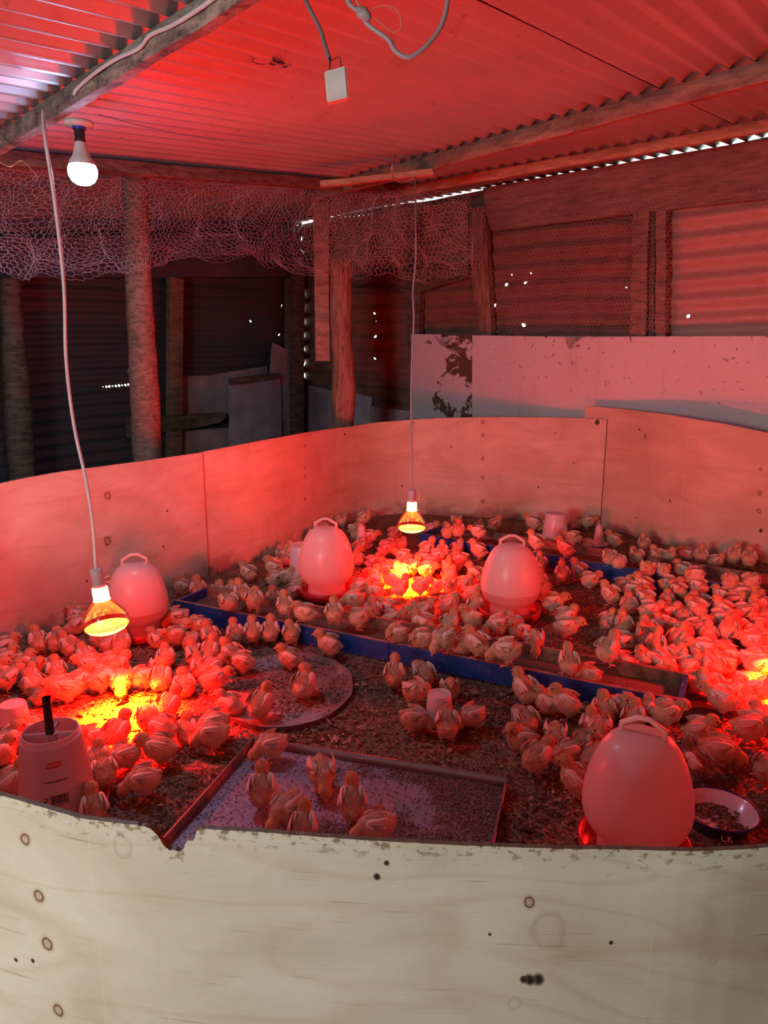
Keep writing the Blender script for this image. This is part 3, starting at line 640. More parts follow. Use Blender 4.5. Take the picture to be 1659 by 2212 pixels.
# white bulb and its fitting
br = on_roof(170, 266, 0.056)
b0 = thing('ceiling_rose', 'round white bulb fitting screwed under the grey beam, blue collar', 'lamp holder', br)
bm = bmesh.new(); lathe(bm, [(0.002, 0.004), (0.039, 0.004), (0.040, -0.002), (0.038, -0.007), (0.018, -0.010), (0.001, -0.010)], 36); obj('mounting_plate', bm, M['white_plastic'], b0)
bm = bmesh.new(); lathe(bm, [(0.017, -0.009), (0.0175, -0.016), (0.015, -0.017)], 28); obj('blue_collar', bm, plain('blue plastic', (0.02, 0.05, 0.5), 0.35), b0)
bm = bmesh.new(); lathe(bm, [(0.014, -0.016), (0.0135, -0.040), (0.0145, -0.042), (0.0145, -0.046)], 28, False, True); obj('socket', bm, M['black'], b0)
b1 = thing('light_bulb', 'glowing white bulb hanging under the grey beam at upper left', 'light bulb', br+Vector((0, 0, -0.046)))
bm = bmesh.new(); lathe(bm, [(0.012, 0.0), (0.015, -0.004), (0.018, -0.020), (0.024, -0.038), (0.033, -0.050), (0.035, -0.060)], 36, True); obj('bulb_body', bm, M['white_plastic'], b1)
bm = bmesh.new(); lathe(bm, [(0.035, -0.060), (0.0385, -0.068), (0.0395, -0.078), (0.037, -0.090), (0.030, -0.102), (0.018, -0.110), (0.001, -0.113)], 40); obj('diffuser', bm, emis('glowing diffuser', (0.72, 0.93, 1.0), 9.0, 0.35), b1)
point('bulb_light', (0, 0, -0.085), LED_POWER*0.32, (0.42, 0.6, 1.0), 0.03, b1); spot('bulb_downlight', (0, 0, -0.085), LED_POWER, LED_COL, 0.03, b1, 179, 0.12)
_A, _B = on_roof(175, 215, 0.05), on_roof(525, 0, 0.05); _n = (_B-_A).normalized().cross(RN).normalized(); _n = _n if _n.dot(CP-_A) > 0 else -_n
bs = lambda px, py: at_plane(px, py, _A+_n*0.006, _n)
cord('beam_cable', 'bright cable clipped along the side of the grey beam', [bs(520, -50), bs(465, -6), bs(420, 26), bs(372, 55), bs(325, 76), bs(300, 104), bs(250, 128), bs(205, 158), bs(168, 190), bs(160, 203)], 0.0042, M['cord_white'])
cord('roof_wire', 'thin wire strung under the ceiling from the grey beam to the dark beam', [on_roof(215, 248, 0.03), on_roof(330, 278, 0.03), on_roof(480, 304, 0.03), on_roof(680, 323, 0.03), on_roof(880, 334, 0.02)], 0.0022, M['cord_grey'], 5)
# hanging plug connector and cable loop
d0 = 1.22
cord('connector_cable', 'grey twin cable hanging from the ceiling above the white connector', [dl(650, -40, d0), dl(662, 5, d0), dl(690, 60, d0), dl(704, 105, d0), dl(713, 132, d0)], 0.0036, plain('dark grey cable', (0.22, 0.20, 0.21), 0.35))
cn = thing('cable_connector', 'white plastic connector block dangling below the ceiling on two thin wires', 'connector', dl(728, 190, d0))
for dx, tx in ((-0.012, 709), (0.006, 717)):
    bm = bmesh.new(); a = dl(tx, 130, d0)-cn.location; tube(bm, spline([a, (dx*0.9, 0, 0.045), (dx, 0, 0.022)], 5), 0.0012, 6); obj('wire', bm, M['black'] if dx < 0 else plain('red wire', (0.3, 0.03, 0.03), 0.4), cn)
bm = bmesh.new(); boxv(bm, (-0.016, -0.010, -0.024), (0.035, 0, 0.008), (0, 0.02, 0), (-0.004, 0, 0.046)); bmesh.ops.bevel(bm, geom=list(bm.edges), offset=0.002, segments=2, affect='EDGES'); o = obj('connector_body', bm, M['white_plastic'], cn); shade_auto(o)
cord('hanging_cable', 'grey cable hanging in a loop from the ceiling near the top centre', [dl(735, -30, d0), dl(757, 10, d0), dl(778, 28, d0), dl(797, 55, d0), dl(838, 85, d0), dl(856, 112, d0), dl(884, 124, d0), dl(915, 105, d0), dl(945, 70, d0), dl(962, 30, d0), dl(970, -30, d0)], 0.0042, M['cord_grey'])
kn = thing('wire_knot', 'knot of tape and twine holding the looped cable near the top centre', 'knot', dl(786, 30, d0-0.01))
bm = bmesh.new(); ellipsoid(bm, Vector((0, 0, 0)), (0.014, 0.008, 0.009), Matrix.Rotation(0.6, 3, 'Y'))
for v in bm.verts: v.co += noise.noise_vector(v.co*120)*0.003
obj('tape', bm, M['cord_grey'], kn)
bm = bmesh.new(); tube(bm, spline([(0, 0, 0), (0.03, 0, 0.012), (0.055, 0, 0.004), (0.06, 0, -0.02), (0.045, 0, -0.026), (0.02, 0, -0.008), (0, 0, 0)], 8), 0.0007, 5)
tube(bm, spline([(0, 0, 0), (-0.012, 0, 0.02), (-0.02, 0, 0.04)], 5), 0.0016, 5); obj('twine', bm, plain('twine', (0.55, 0.42, 0.25), 0.8), kn)
cord('wire_end', 'forked bit of bare wire sticking out at the left edge below the beam', [dl(-10, 345, 1.7), dl(22, 360, 1.7), dl(48, 348, 1.7), dl(82, 384, 1.7)], 0.0016, M['copper'], 5, 'wire')
# ink stamp on the ceiling sheet
def text_mesh(s, size, ext=0.0004, bold=0.0):
    cu = bpy.data.curves.new('t', 'FONT'); cu.body = s; cu.size = size; cu.extrude = ext; cu.offset = bold; cu.align_x = 'CENTER'; cu.align_y = 'CENTER'
    o = bpy.data.objects.new('t', cu); C.objects.link(o); dg = bpy.context.evaluated_depsgraph_get(); dg.update()
    me = bpy.data.meshes.new_from_object(o.evaluated_get(dg)); bpy.data.objects.remove(o); return me
M['ink'] = plain('dark ink', (0.05, 0.015, 0.025), 0.7)
xa = on_roof(612, 128, 0.01)-on_roof(590, 128, 0.01)
st = thing('sheet_stamp', 'dark ink stamp reading MRM upside down on the ceiling sheet', 'stamp', on_roof(598, 136, 0.004))
xd = (on_roof(588, 128)-on_roof(614, 136)).normalized(); yd = RN.cross(xd)*-1
if (on_roof(598, 150)-on_roof(598, 120)).dot(yd) < 0: yd = -yd
st.rotation_mode = 'QUATERNION'; zz = xd.cross(yd)
st.rotation_quaternion = Matrix((xd, yd, zz)).transposed().to_quaternion()
for s_, y_, sz in (('MRM', -0.006, 0.020), ('32G', 0.014, 0.013)):
    me = text_mesh(s_, sz, 0.0005, 0.0003); o = link('stamp_text', me, M['ink'], st); o.location = (0, y_, 0.0)
bm = bmesh.new(); tube(bm, spline([(-0.038, -0.016, 0), (-0.042, 0.004, 0), (-0.036, 0.016, 0)], 6), [0.0009]*6+[0.0022]*4+[0.001]*3, 5); tube(bm, spline([(0.012, 0.026, 0), (0.035, 0.034, 0), (0.060, 0.028, 0), (0.070, 0.012, 0)], 6), 0.0009, 5); obj('stamp_outline', bm, M['ink'], st)

# ================================================================ troughs
t = NT('blue painted wood'); p = t.geo(); n = t.noise(p, 5, 5); n2 = t.noise(p, 70, 4)
c = t.mix(n, (0.010, 0.06, 0.30), (0.016, 0.09, 0.42)); c = t.mix(t.ramp(n2, [(0.66, 0.0), (0.72, 1.0)]).outputs[0], c, (0.25, 0.16, 0.11)); c = t.mix(t.ramp(t.noise(p, 110, 2), [(0.73, 0), (0.75, 1)]).outputs[0], c, (0.8, 0.8, 0.8)); t.base(c, 0.45); M['blue'] = t.m
M['trough_wood'] = wood('worn trough timber', (0.15, 0.09, 0.06), (0.42, 0.28, 0.19), (3, 3, 3), dirt=0.6)
M['feed'] = plain('crumbled feed', (0.20, 0.12, 0.08), 0.95, 0, 0.5, 180)
def trough(label, A, B, back, h, joints=()):
    """open feeding trough: A-B is the bottom line of its front face, back the plan vector to its rear face"""
    A, B, back = Vector(A), Vector(B), Vector(back); d = (B-A).normalized(); root = thing('feed_trough', label, 'feed trough', A)
    loc = lambda v: Vector(v)-A; th = 0.016; bn = back.normalized(); cuts = [0.0]+list(joints)+[1.0]
    def board(nm, a, b, z0, z1, w, mats, out):
        bm = bmesh.new(); L = (b-a).length; n = max(2, int(L/0.05)); prev = None
        for i in range(n+1):
            q = a.lerp(b, i/n); wv = 0.002*noise.noise(q*6)
            r = [bm.verts.new(q+Vector((0, 0, z0))), bm.verts.new(q+bn*w+Vector((0, 0, z0))), bm.verts.new(q+bn*w+Vector((0, 0, z1+wv))), bm.verts.new(q+Vector((0, 0, z1+wv)))]
            if prev:
                for j, mi in ((0, 1), (1, 1), (2, 1), (3, 0)):
                    f = bm.faces.new((prev[j], prev[(j+1) % 4], r[(j+1) % 4], r[j])); f.material_index = mi
            else: bm.faces.new(r)
            prev = r
        bm.faces.new(list(reversed(prev))); bmesh.ops.recalc_face_normals(bm, faces=bm.faces)
        return obj(nm, bm, mats, root, smooth=False)
    for k in range(len(cuts)-1):
        a = loc(A.lerp(B, cuts[k]))+d*(0.0015 if k else 0); b = loc(A.lerp(B, cuts[k+1]))-d*0.0015
        board('front_board', a, b, 0, h, th, [M['blue'], M['trough_wood']], True)['label'] = 'blue painted front board'
    bo = loc(A)+bn*(back.length-th); be = loc(B)+bn*(back.length-th)
    board('back_board', bo, be, 0, h*1.06, th, [M['trough_wood'], M['trough_wood']], False)
    board('bottom_board', loc(A)+bn*th, loc(B)+bn*th, 0.008, 0.020, back.length-2*th, [M['trough_wood']]*2, False)
    for e, s_ in ((A, 1), (B, -1)):
        q = loc(e)+bn*th; bm = bmesh.new(); boxv(bm, q+Vector((0, 0, 0.0)), d*0.014*s_, bn*(back.length-2*th), (0, 0, h*0.97)); bmesh.ops.recalc_face_normals(bm, faces=bm.faces); obj('end_board', bm, [M['blue']], root, False)
    bm = bmesh.new(); n = int((B-A).length/0.03); rows = []
    for i in range(n+1):
        q = loc(A).lerp(loc(B), (i+0.0)/n); rows.append([bm.verts.new(q+bn*(th+(back.length-2*th)*j/6)+Vector((0, 0, 0.030+0.008*noise.noise(q*9+Vector((0, 0, j))) ))) for j in range(7)])
    for i in range(n):
        for j in range(6): bm.faces.new((rows[i][j], rows[i+1][j], rows[i+1][j+1], rows[i][j+1]))
    bmesh.ops.recalc_face_normals(bm, faces=bm.faces)
    o = obj('feed', bm, M['feed'], root); o['kind'] = 'stuff'; return root
TH = 0.068
tA, tB = at_z(375, 1297, TH), at_z(1340, 1487, TH)
def flat(v): return Vector((v.x, v.y, 0))
tA, tB = flat(tA), flat(tB); tdir = (tB-tA).normalized(); tB = tA+tdir*((tB-tA).length+0.17)
pb = flat(at_z(1246, 1409, TH*1.06)); wT = abs((pb-tA).cross(tdir).z)
tn = Vector((-tdir.y, tdir.x, 0)); tn = tn if tn.y > 0 else -tn
jj = ((flat(at_z(845, 1385, TH))-tA).length/(tB-tA).length, (flat(at_z(792, 1376, TH))-tA).length/(tB-tA).length)
trough('near blue feed trough running diagonally across the middle, chicks along its rim', tA, tB, tn*wT, TH, (jj[0],))
sA2, sB2 = flat(at_z(905, 1152, TH)), flat(at_z(1659, 1277, TH)); sdir = (sB2-sA2).normalized(); sB2 = sB2+sdir*0.25; pb2 = flat(at_z(1464, 1212, TH)); wS = abs((pb2-sA2).cross(sdir).z); sn = Vector((-sdir.y, sdir.x, 0)); sn = sn if sn.y > 0 else -sn
trough('far blue feed trough from the centre lamp to the right edge', sA2, sB2, sn*wS, TH, (0.42,))

# ================================================================ drinkers
def trans_plastic(name, c, tr=0.25, rough=0.35):
    t = NT(name); n = t.noise(t.obj(), 8, 4); col = t.mix(n, tuple(x*0.93 for x in c), c)
    dirt = t.ramp(t.noise(t.obj(), 30, 5), [(0.66, 0.0), (0.75, 0.25)]).outputs[0]; col = t.mix(dirt, col, (0.4, 0.25, 0.2))
    t.base(col, rough, Coat_Weight=0.25, Coat_Roughness=0.2)
    tl = t.n('BsdfTranslucent', None, Color=col); ms = t.n('MixShader', None, i0=tr, i1=t.b.outputs[0], i2=tl.outputs[0]); t.t.links.new(ms.outputs[0], t.out.inputs[0]); return t.m
M['milky'] = trans_plastic('milky drinker plastic', (0.92, 0.78, 0.76), 0.4)
M['milky2'] = trans_plastic('milky pink water level', (0.80, 0.50, 0.48), 0.35)
M['jar'] = trans_plastic('white jar plastic', (0.84, 0.80, 0.84), 0.25)
M['red_pl'] = plain('red plastic', (0.55, 0.012, 0.02), 0.35, 0, 0.1)
def drinker(label, base, rz=0.0, s=1.0, fill=0.07, level=True):
    root = thing('poultry_drinker', label, 'drinker', base, rz); root.scale = (s,)*3
    bm = bmesh.new(); lathe(bm, [(0.001, 0.004), (0.105, 0.004), (0.118, 0.018), (0.121, 0.044), (0.116, 0.044), (0.110, 0.020), (0.085, 0.014), (0.001, 0.014)], 56); obj('red_base', bm, M['red_pl'], root)
    body = [(0.078, 0.012), (0.078, 0.060), (0.082, 0.066), (0.098, 0.080), (0.110, 0.100), (0.1155, 0.122)]
    topp = [(0.1155, 0.122), (0.116, 0.140), (0.1135, 0.168), (0.107, 0.200), (0.097, 0.232), (0.083, 0.262), (0.068, 0.282), (0.050, 0.294), (0.030, 0.299), (0.001, 0.301)]
    if level:
        bm = bmesh.new(); lathe(bm, body, 56); obj('lower_tank', bm, M['milky2'], root); bm = bmesh.new(); lathe(bm, topp, 56); obj('tank', bm, M['milky'], root)
    else:
        bm = bmesh.new(); lathe(bm, body+topp[1:], 56); obj('tank', bm, M['milky'], root)
    bm = bmesh.new(); hs = [(-0.046, 0, 0.285), (-0.044, 0, 0.315), (-0.012, 0, 0.334), (0.012, 0, 0.334), (0.044, 0, 0.315), (0.046, 0, 0.285)]
    tube(bm, hs, 0.0062, 8); hd_ = obj('handle', bm, M['milky'], root)
    bm = bmesh.new(); boxv(bm, (-0.046, -0.004, 0.292), (0.092, 0, 0), (0, 0.008, 0), (0, 0, 0.008)); obj('handle_rib', bm, M['milky'], hd_, False)
    return root
drinker('large pink-lit drinker behind the left heat lamp', at_z(303, 1374, 0), 0.25, 0.94)
drinker('large pink-lit drinker left of the centre heat lamp, second drinker tucked behind it', at_z(706, 1288, 0), -0.15, 1.02, level=False)
drinker('large pink-lit drinker right of the centre heat lamp', at_z(1100, 1334, 0), -0.2, 1.0)
drinker('largest pink drinker in the right foreground beside the enamel bowl', at_z(1366, 1850, 0), -0.5, 0.95, level=False)
# small jar drinkers and cone bottles
def jar_drinker(label, base, r0, r1, h, s=1.0, rb=1.35):
    root = thing('jar_drinker', label, 'drinker', base)
    bm = bmesh.new(); lathe(bm, [(0.001, 0.003), (r0*rb, 0.003), (r0*(rb+0.08), 0.022), (r0*(rb+0.02), 0.022), (r0*(rb-0.08), 0.008), (0.001, 0.008)], 44); obj('red_base', bm, M['red_pl'], root)
    bm = bmesh.new(); lathe(bm, [(r0, 0.008), (r0, 0.014), (r1, h-0.004), (r1*0.96, h), (r1*0.90, h), (r1*0.86, h-0.003), (0.001, h-0.003)], 44); o = obj('jar', bm, M['jar'], root); shade_auto(o, 50); return root
jar_drinker('small white jar drinker with a red dish, chicks pecking around it', at_z(948, 1572, 0), 0.040, 0.033, 0.105)
jar_drinker('small white jar drinker glowing orange at the left edge', at_z(36, 1592, 0), 0.043, 0.034, 0.10)
jar_drinker('whitish jar drinker against the far plywood wall', at_z(1198, 1168, 0), 0.072, 0.056, 0.158, rb=1.15)
jar_drinker('pale jar half hidden behind the drinker left of the centre lamp', at_z(655, 1262, 0), 0.062, 0.054, 0.185, rb=1.1)
def cone_bottle(label, base, h, r0, r1):
    root = thing('cone_bottle', label, 'bottle', base)
    bm = bmesh.new(); lathe(bm, [(0.001, 0.0), (r0, 0.0), (r0, 0.006), (r1*1.1, h*0.82), (r1, h*0.92), (r1*0.5, h*0.95), (r1*0.45, h), (0.001, h)], 30); o = obj('bottle_body', bm, M['jar'], root); shade_auto(o, 50)
    bm = bmesh.new(); lathe(bm, [(0.001, 0.001), (r0*1.7, 0.001), (r0*1.75, 0.012), (r0*1.6, 0.012), (0.001, 0.006)], 30); obj('foot', bm, M['jar'], root); return root
cone_bottle('slender white cone bottle near the right plywood sheet', at_z(1292, 1178, 0.0), 0.115, 0.030, 0.017)
cone_bottle('slender pink-lit cone bottle behind the left-centre drinker', at_z(781, 1181, 0.0), 0.125, 0.035, 0.018)
# tall feeder in the left foreground
fd = thing('tube_feeder', 'white cone feeder with a black pipe, cross bars and barcode in the left foreground', 'feeder', at_z(124, 1762, 0)+Vector((0, 0.01, 0)), 0.0)
bm = bmesh.new(); lathe(bm, [(0.001, 0.003), (0.105, 0.003), (0.112, 0.030), (0.108, 0.030), (0.100, 0.008), (0.001, 0.008)], 52); obj('red_tray', bm, M['red_pl'], fd)
H_ = 0.205
bm = bmesh.new(); lathe(bm, [(0.086, 0.014), (0.0655, H_-0.012), (0.066, H_-0.010), (0.064, H_-0.006), (0.061, H_-0.005), (0.060, H_+0.004), (0.0575, H_+0.004), (0.058, H_-0.012), (0.082, 0.02)], 56); o = obj('hopper', bm, M['jar'], fd); shade_auto(o, 50)
bm = bmesh.new()
for a in (0.15, 0.15+math.pi/2):
    v = Vector((math.cos(a), math.sin(a), 0)); sd = Vector((-v.y, v.x, 0))*0.0025; boxv(bm, -v*0.059-sd+Vector((0, 0, H_-0.012)), v*0.118, sd*2, (0, 0, 0.010))
lathe(bm, [(0.013, H_-0.02), (0.014, H_-0.002), (0.0105, H_-0.002)], 20); obj('cross_bars', bm, M['jar'], fd, False)
bm = bmesh.new(); tube(bm, [(0, 0, 0.03), (-0.001, 0, H_), (-0.003, 0.004, H_+0.082)], 0.0095, 20, False); tube(bm, [(-0.003, 0.004, H_+0.080), (-0.001, 0.0, H_)], 0.0075, 20, False); obj('black_pipe', bm, M['black'], fd)
def wrap_decal(name, m, parts, z0, a0):
    """flat shapes (x,z in metres, centred) wrapped around the hopper"""
    V = []; F = []
    for poly in parts:
        k = len(V)
        for x, z in poly:
            zz_ = z0+z; r = 0.086+(0.0655-0.086)*(zz_-0.014)/(H_-0.012-0.014)+0.0006; a = a0+x/r; V.append((r*math.cos(a), r*math.sin(a), zz_))
        F.append(tuple(range(k, k+len(poly))))
    me = bpy.data.meshes.new(name); me.from_pydata(V, [], F); return link(name, me, m, fd)
af = math.radians(-90)+0.42
def rect(x0, z0, x1, z1): return [(x0, z0), (x1, z0), (x1, z1), (x0, z1)]
ox = 0.0
xs_ = [-0.017+0.034*i/10 for i in range(11)]; lo_ = lambda x: -0.004-0.003*(1-abs(x)/0.017); hi_ = lambda x: 0.004+0.004*(1-abs(x-0.002)/0.019)
lp_ = wrap_decal('logo_patch', plain('red print', (0.62, 0.02, 0.03), 0.5), [[(a, lo_(a)), (b, lo_(b)), (b, hi_(b)), (a, hi_(a))] for a, b in zip(xs_, xs_[1:])], 0.160, af+0.02)
bars = []; rr = random.Random(3); x = -0.019
while x < 0.019:
    w_ = rr.choice([0.0005, 0.0009, 0.0015]); bars.append(rect(x, -0.010, x+w_, 0.010)); x += w_+rr.choice([0.0005, 0.0008])
bars += [rect(-0.019+0.0038*i, -0.014, -0.019+0.0038*(i+1), -0.0128) for i in range(10)]
wrap_decal('barcode', M['ink'], bars, 0.082, af+0.10); wrap_decal('recycling_mark', M['ink'], [rect(-0.005, 0.007, 0.005, 0.009), rect(-0.004, -0.009, 0.004, -0.006), [(-0.005, -0.004), (0.004, 0.001), (0.004, 0.004), (-0.005, 0.0)], rect(0.003, 0.004, 0.005, 0.008)], 0.080, af-0.27)
def wrap_text(s, size, z0, a0, m, nm):
    me = text_mesh(s, size, 0.0, 0.0002)
    for v in me.vertices:
        zz_ = z0+v.co.y; r = 0.086+(0.0655-0.086)*(zz_-0.014)/(H_-0.026)+0.0011; a = a0+v.co.x/r; v.co = (r*math.cos(a), r*math.sin(a), zz_)
    return link(nm, me, m, fd)
wrap_text('KENPOLY', 0.0075, 0.1605, af+0.02, M['white_plastic'], 'logo_text').parent = lp_; wrap_text('www.kenpoly.com', 0.0065, 0.124, af+0.05, M['ink'], 'web_text')

# ================================================================ trays, plate, bowl
def tray_mat():
    t = NT('galvanised tray'); p = t.geo(); n = t.noise(p, 4, 5); n2 = t.noise(p, 60, 4)
    c = t.mix(n, (0.30, 0.37, 0.52), (0.46, 0.54, 0.70)); c = t.mix(t.ramp(n2, [(0.60, 0.0), (0.68, 0.6)]).outputs[0], c, (0.17, 0.10, 0.07)); t.base(c, 0.38, 0.4); return t.m
M['tray'] = tray_mat(); M['tin'] = galv('dark tin', (0.26, 0.22, 0.22), 0.5, 0.3, 0.5)
tb = [flat(at_z(x, y, 0.0)) for x, y in ((548, 1612), (1094, 1700), (1060, 1880), (352, 1868))]
hr = 0.026
# make it a true parallelogram from the back edge and right/left edges
q0, q1 = tb[0], tb[1]; L1 = (q1-q0); side_l = (tb[3]-q0); side_r = (tb[2]-q1); sv = (side_l.normalized()+side_r.normalized()).normalized()*0.56
perp = Vector((L1.y, -L1.x, 0)).normalized(); perp = perp if perp.dot(sv) > 0 else -perp
sv = (perp*0.9+sv.normalized()*0.1).normalized()*0.52
tr_ = thing('metal_tray', 'shallow rectangular metal tray in the foreground with scattered feed', 'tray', q0)
P4 = [Vector((0, 0, 0)), L1, L1+sv, sv]
bm = bmesh.new(); v = [bm.verts.new(p+Vector((0, 0, 0.003))) for p in P4]; bm.faces.new(v); bmesh.ops.subdivide_edges(bm, edges=list(bm.edges), cuts=14, use_grid_fill=True)
for v_ in bm.verts: v_.co.z += 0.0015*noise.noise(v_.co*12)
bmesh.ops.recalc_face_normals(bm, faces=bm.faces); obj('tray_floor', bm, M['tray'], tr_)
cen = (P4[0]+P4[2])/2
for i in range(4):
    a, b = P4[i], P4[(i+1) % 4]; inn = ((cen-(a+b)/2)); inn = (inn-(b-a).normalized()*inn.dot((b-a).normalized())).normalized()
    bm = bmesh.new(); n = 12; prev = None
    for k in range(n+1):
        q = a.lerp(b, k/n); wv = inn*0.0015*noise.noise(q*9); r = [bm.verts.new(q+wv+Vector((0, 0, -0.002))), bm.verts.new(q-inn*0.004+wv+Vector((0, 0, hr))), bm.verts.new(q+inn*0.0025+wv+Vector((0, 0, hr))), bm.verts.new(q+inn*0.003+wv+Vector((0, 0, 0.003)))]
        if prev:
            for j in range(3): bm.faces.new((prev[j], prev[j+1], r[j+1], r[j]))
        prev = r
    bmesh.ops.recalc_face_normals(bm, faces=bm.faces); obj('tray_rim', bm, M['tin'], tr_)
# torn round plate
t = NT('worn plate'); p = t.geo(); n = t.noise(p, 5, 5, 0.6); n2 = t.noise(p, 70, 4)
c = t.mix(n, (0.36, 0.30, 0.33), (0.60, 0.54, 0.58)); c = t.mix(t.ramp(n2, [(0.52, 0.0), (0.62, 0.85)]).outputs[0], c, (0.13, 0.08, 0.06)); c = t.mix(t.ramp(n, [(0.45, 0.75), (0.60, 0.0)]).outputs[0], c, (0.20, 0.14, 0.11)); t.base(c, 0.55, 0.1); M['plate'] = t.m
pc = (flat(at_z(762, 1500, 0))+flat(at_z(470, 1500, 0)))/2; pl_top, pl_bot = flat(at_z(640, 1417, 0)), flat(at_z(600, 1580, 0)); pr = 0.5*(flat(at_z(762, 1500, 0))-flat(at_z(470, 1500, 0))).length; pry = 0.5*(pl_top-pl_bot).length
pl = thing('round_plate', 'flat worn round plate with crumpled rim between the tray and the near trough', 'plate', flat(Vector((pc.x, (pl_top.y+pl_bot.y)/2, 0))))
bm = bmesh.new(); cv = bm.verts.new((0, 0, 0.005)); rings = []
for i in range(1, 13):
    f = i/12; ring = []
    for k in range(90):
        a = 2*math.pi*k/90; rj = 1+0.03*noise.noise(Vector((math.cos(a)*3, math.sin(a)*3, 0)))*(f > 0.8)+0.008*noise.noise(Vector((math.cos(a)*20, math.sin(a)*20, 4)))
        z = 0.005+0.002*noise.noise(Vector((f*math.cos(a)*6, f*math.sin(a)*6, 1)))+(0.008 if i == 12 else 0.003 if i == 11 else 0)
        ring.append(bm.verts.new((pr*f*rj*math.cos(a), pry*f*rj*math.sin(a), z)))
    rings.append(ring)
for k in range(90): bm.faces.new((cv, rings[0][k], rings[0][(k+1) % 90]))
for i in range(11):
    for k in range(90): bm.faces.new((rings[i][k], rings[i+1][k], rings[i+1][(k+1) % 90], rings[i][(k+1) % 90]))
obj('plate_surface', bm, M['plate'], pl)
bm = bmesh.new(); lo = []
for k in range(91):
    a = 2*math.pi*k/90; v = rings[11][k % 90].co.copy() if False else None
    rj = 1+0.03*noise.noise(Vector((math.cos(a)*3, math.sin(a)*3, 0)))+0.008*noise.noise(Vector((math.cos(a)*20, math.sin(a)*20, 4)))
    u = Vector((pr*rj*math.cos(a), pry*rj*math.sin(a), 0.014)); lo.append((bm.verts.new(u), bm.verts.new(Vector((u.x*0.985, u.y*0.985, -0.004)))))
for k in range(90): bm.faces.new((lo[k][0], lo[k][1], lo[k+1][1], lo[k+1][0]))
obj('plate_rim', bm, M['tin'], pl)
# enamel bowl with CK
t = NT('white enamel'); p = t.obj(); n = t.noise(p, 25, 5, 0.5); s_ = t.n('SeparateXYZ', None, i0=p)
low = t.math('LESS_THAN', s_.outputs[2], 0.007); stain = t.math('MULTIPLY', low, t.ramp(n, [(0.44, 1.0), (0.52, 0.0)]).outputs[0])
c = t.mix(stain, (0.74, 0.74, 0.78), (0.10, 0.05, 0.03)); t.base(c, 0.2, Coat_Weight=0.4); M['enamel'] = t.m
M['enamel_blue'] = plain('blue enamel', (0.01, 0.02, 0.16), 0.2)
er, el_ = at_z(1640, 1752, 0.04), at_z(1480, 1752, 0.04); ec = flat(at_z(1552, 1752, 0.03)); R_ = (flat(er)-ec).length
bw = thing('enamel_bowl', 'shallow white enamel bowl with blue rim marked CK, right of the largest drinker', 'bowl', ec)
bm = bmesh.new(); lathe(bm, [(0.001, 0.004), (R_*0.66, 0.004), (R_*0.78, 0.008), (R_*0.93, 0.032), (R_*0.985, 0.036)], 64); obj('bowl_inside', bm, M['enamel'], bw)
bm = bmesh.new(); lathe(bm, [(R_*0.70, 0.0), (R_*0.80, 0.004), (R_*0.955, 0.030), (R_*1.0, 0.034), (R_*1.005, 0.038), (R_*0.98, 0.039), (R_*0.965, 0.036)], 64); obj('blue_rim', bm, M['enamel_blue'], bw)
for (a, r, z, tl_, m_) in ((-1.75, R_*0.91, 0.014, -0.35, M['white_plastic']), (1.65, R_*0.865, 0.021, 0.9, plain('pink pen', (0.75, 0.12, 0.12), 0.5))):
    me = text_mesh('CK', 0.018, 0.0003, 0.0002); o = link('handwritten_letters', me, m_, bw)
    o.location = (r*math.cos(a), r*math.sin(a), z); o.rotation_euler = (math.radians(62), 0, a+math.pi/2) if a < 0 else (math.radians(38), 0, a-math.pi/2+math.pi)
# dark round lid and red dish by the right crowd
ld_ = thing('black_disc', 'dark round disc lying among the chicks below the right end of the near trough', 'disc', flat(at_z(1505, 1545, 0)))
bm = bmesh.new(); lathe(bm, [(0.001, 0.010), (0.060, 0.010), (0.066, 0.014), (0.069, 0.012), (0.069, 0.0)], 44); obj('disc_face', bm, M['black'], ld_)
def red_dish(label, px, py, r):
    root = thing('red_dish', label, 'dish', flat(at_z(px, py, 0)))
    bm = bmesh.new(); lathe(bm, [(0.001, 0.004), (r*0.85, 0.004), (r, 0.024), (r*0.95, 0.024), (r*0.80, 0.009), (0.001, 0.009)], 40); obj('dish_body', bm, M['red_pl'], root)
red_dish('red dish behind the chicks at the right end of the near trough', 1335, 1400, 0.062)
red_dish('red feeder dish under the chicks left of the largest drinker', 1290, 1640, 0.075)

# ================================================================ loose litter
def flakes(name, label, cat, fn, count, smin, smax, m, seed, lift=0.003):
    rr = random.Random(seed); V = []; F = []
    for _ in range(count):
        q = fn(rr)
        if q is None: continue
        s = rr.uniform(smin, smax)*rr.choice([1, 1, 1.4]); a = rr.uniform(0, 6.283); asp = rr.uniform(0.3, 0.9); tx, ty = rr.uniform(-0.45, 0.45), rr.uniform(-0.45, 0.45)
        ca, sa = math.cos(a), math.sin(a); k = len(V); z = q[2]+lift*rr.random()+s*0.15
        for (i, j) in ((-1, -.8), (1, -1), (.8, 1), (-.9, .7)):
            x, y = i*s*0.5, j*s*0.5*asp; V.append((q[0]+x*ca-y*sa, q[1]+x*sa+y*ca, z+(x*tx+y*ty)+0.12*s*i*j))
        F.append((k, k+1, k+2, k+3))
    me = bpy.data.meshes.new(name); me.from_pydata(V, [], F); o = link(name, me, m); tag(o, label, cat); o['kind'] = 'stuff'; return o
t = NT('wood shavings'); rnd = t.n('NewGeometry').outputs['Random Per Island']
c = t.ramp(rnd, [(0.0, (0.05, 0.027, 0.017)), (0.35, (0.14, 0.08, 0.05)), (0.7, (0.28, 0.18, 0.11)), (0.93, (0.42, 0.29, 0.19)), (1.0, (0.62, 0.48, 0.36))]).outputs[0]; t.base(c, 0.85); M['flake_mat'] = t.m
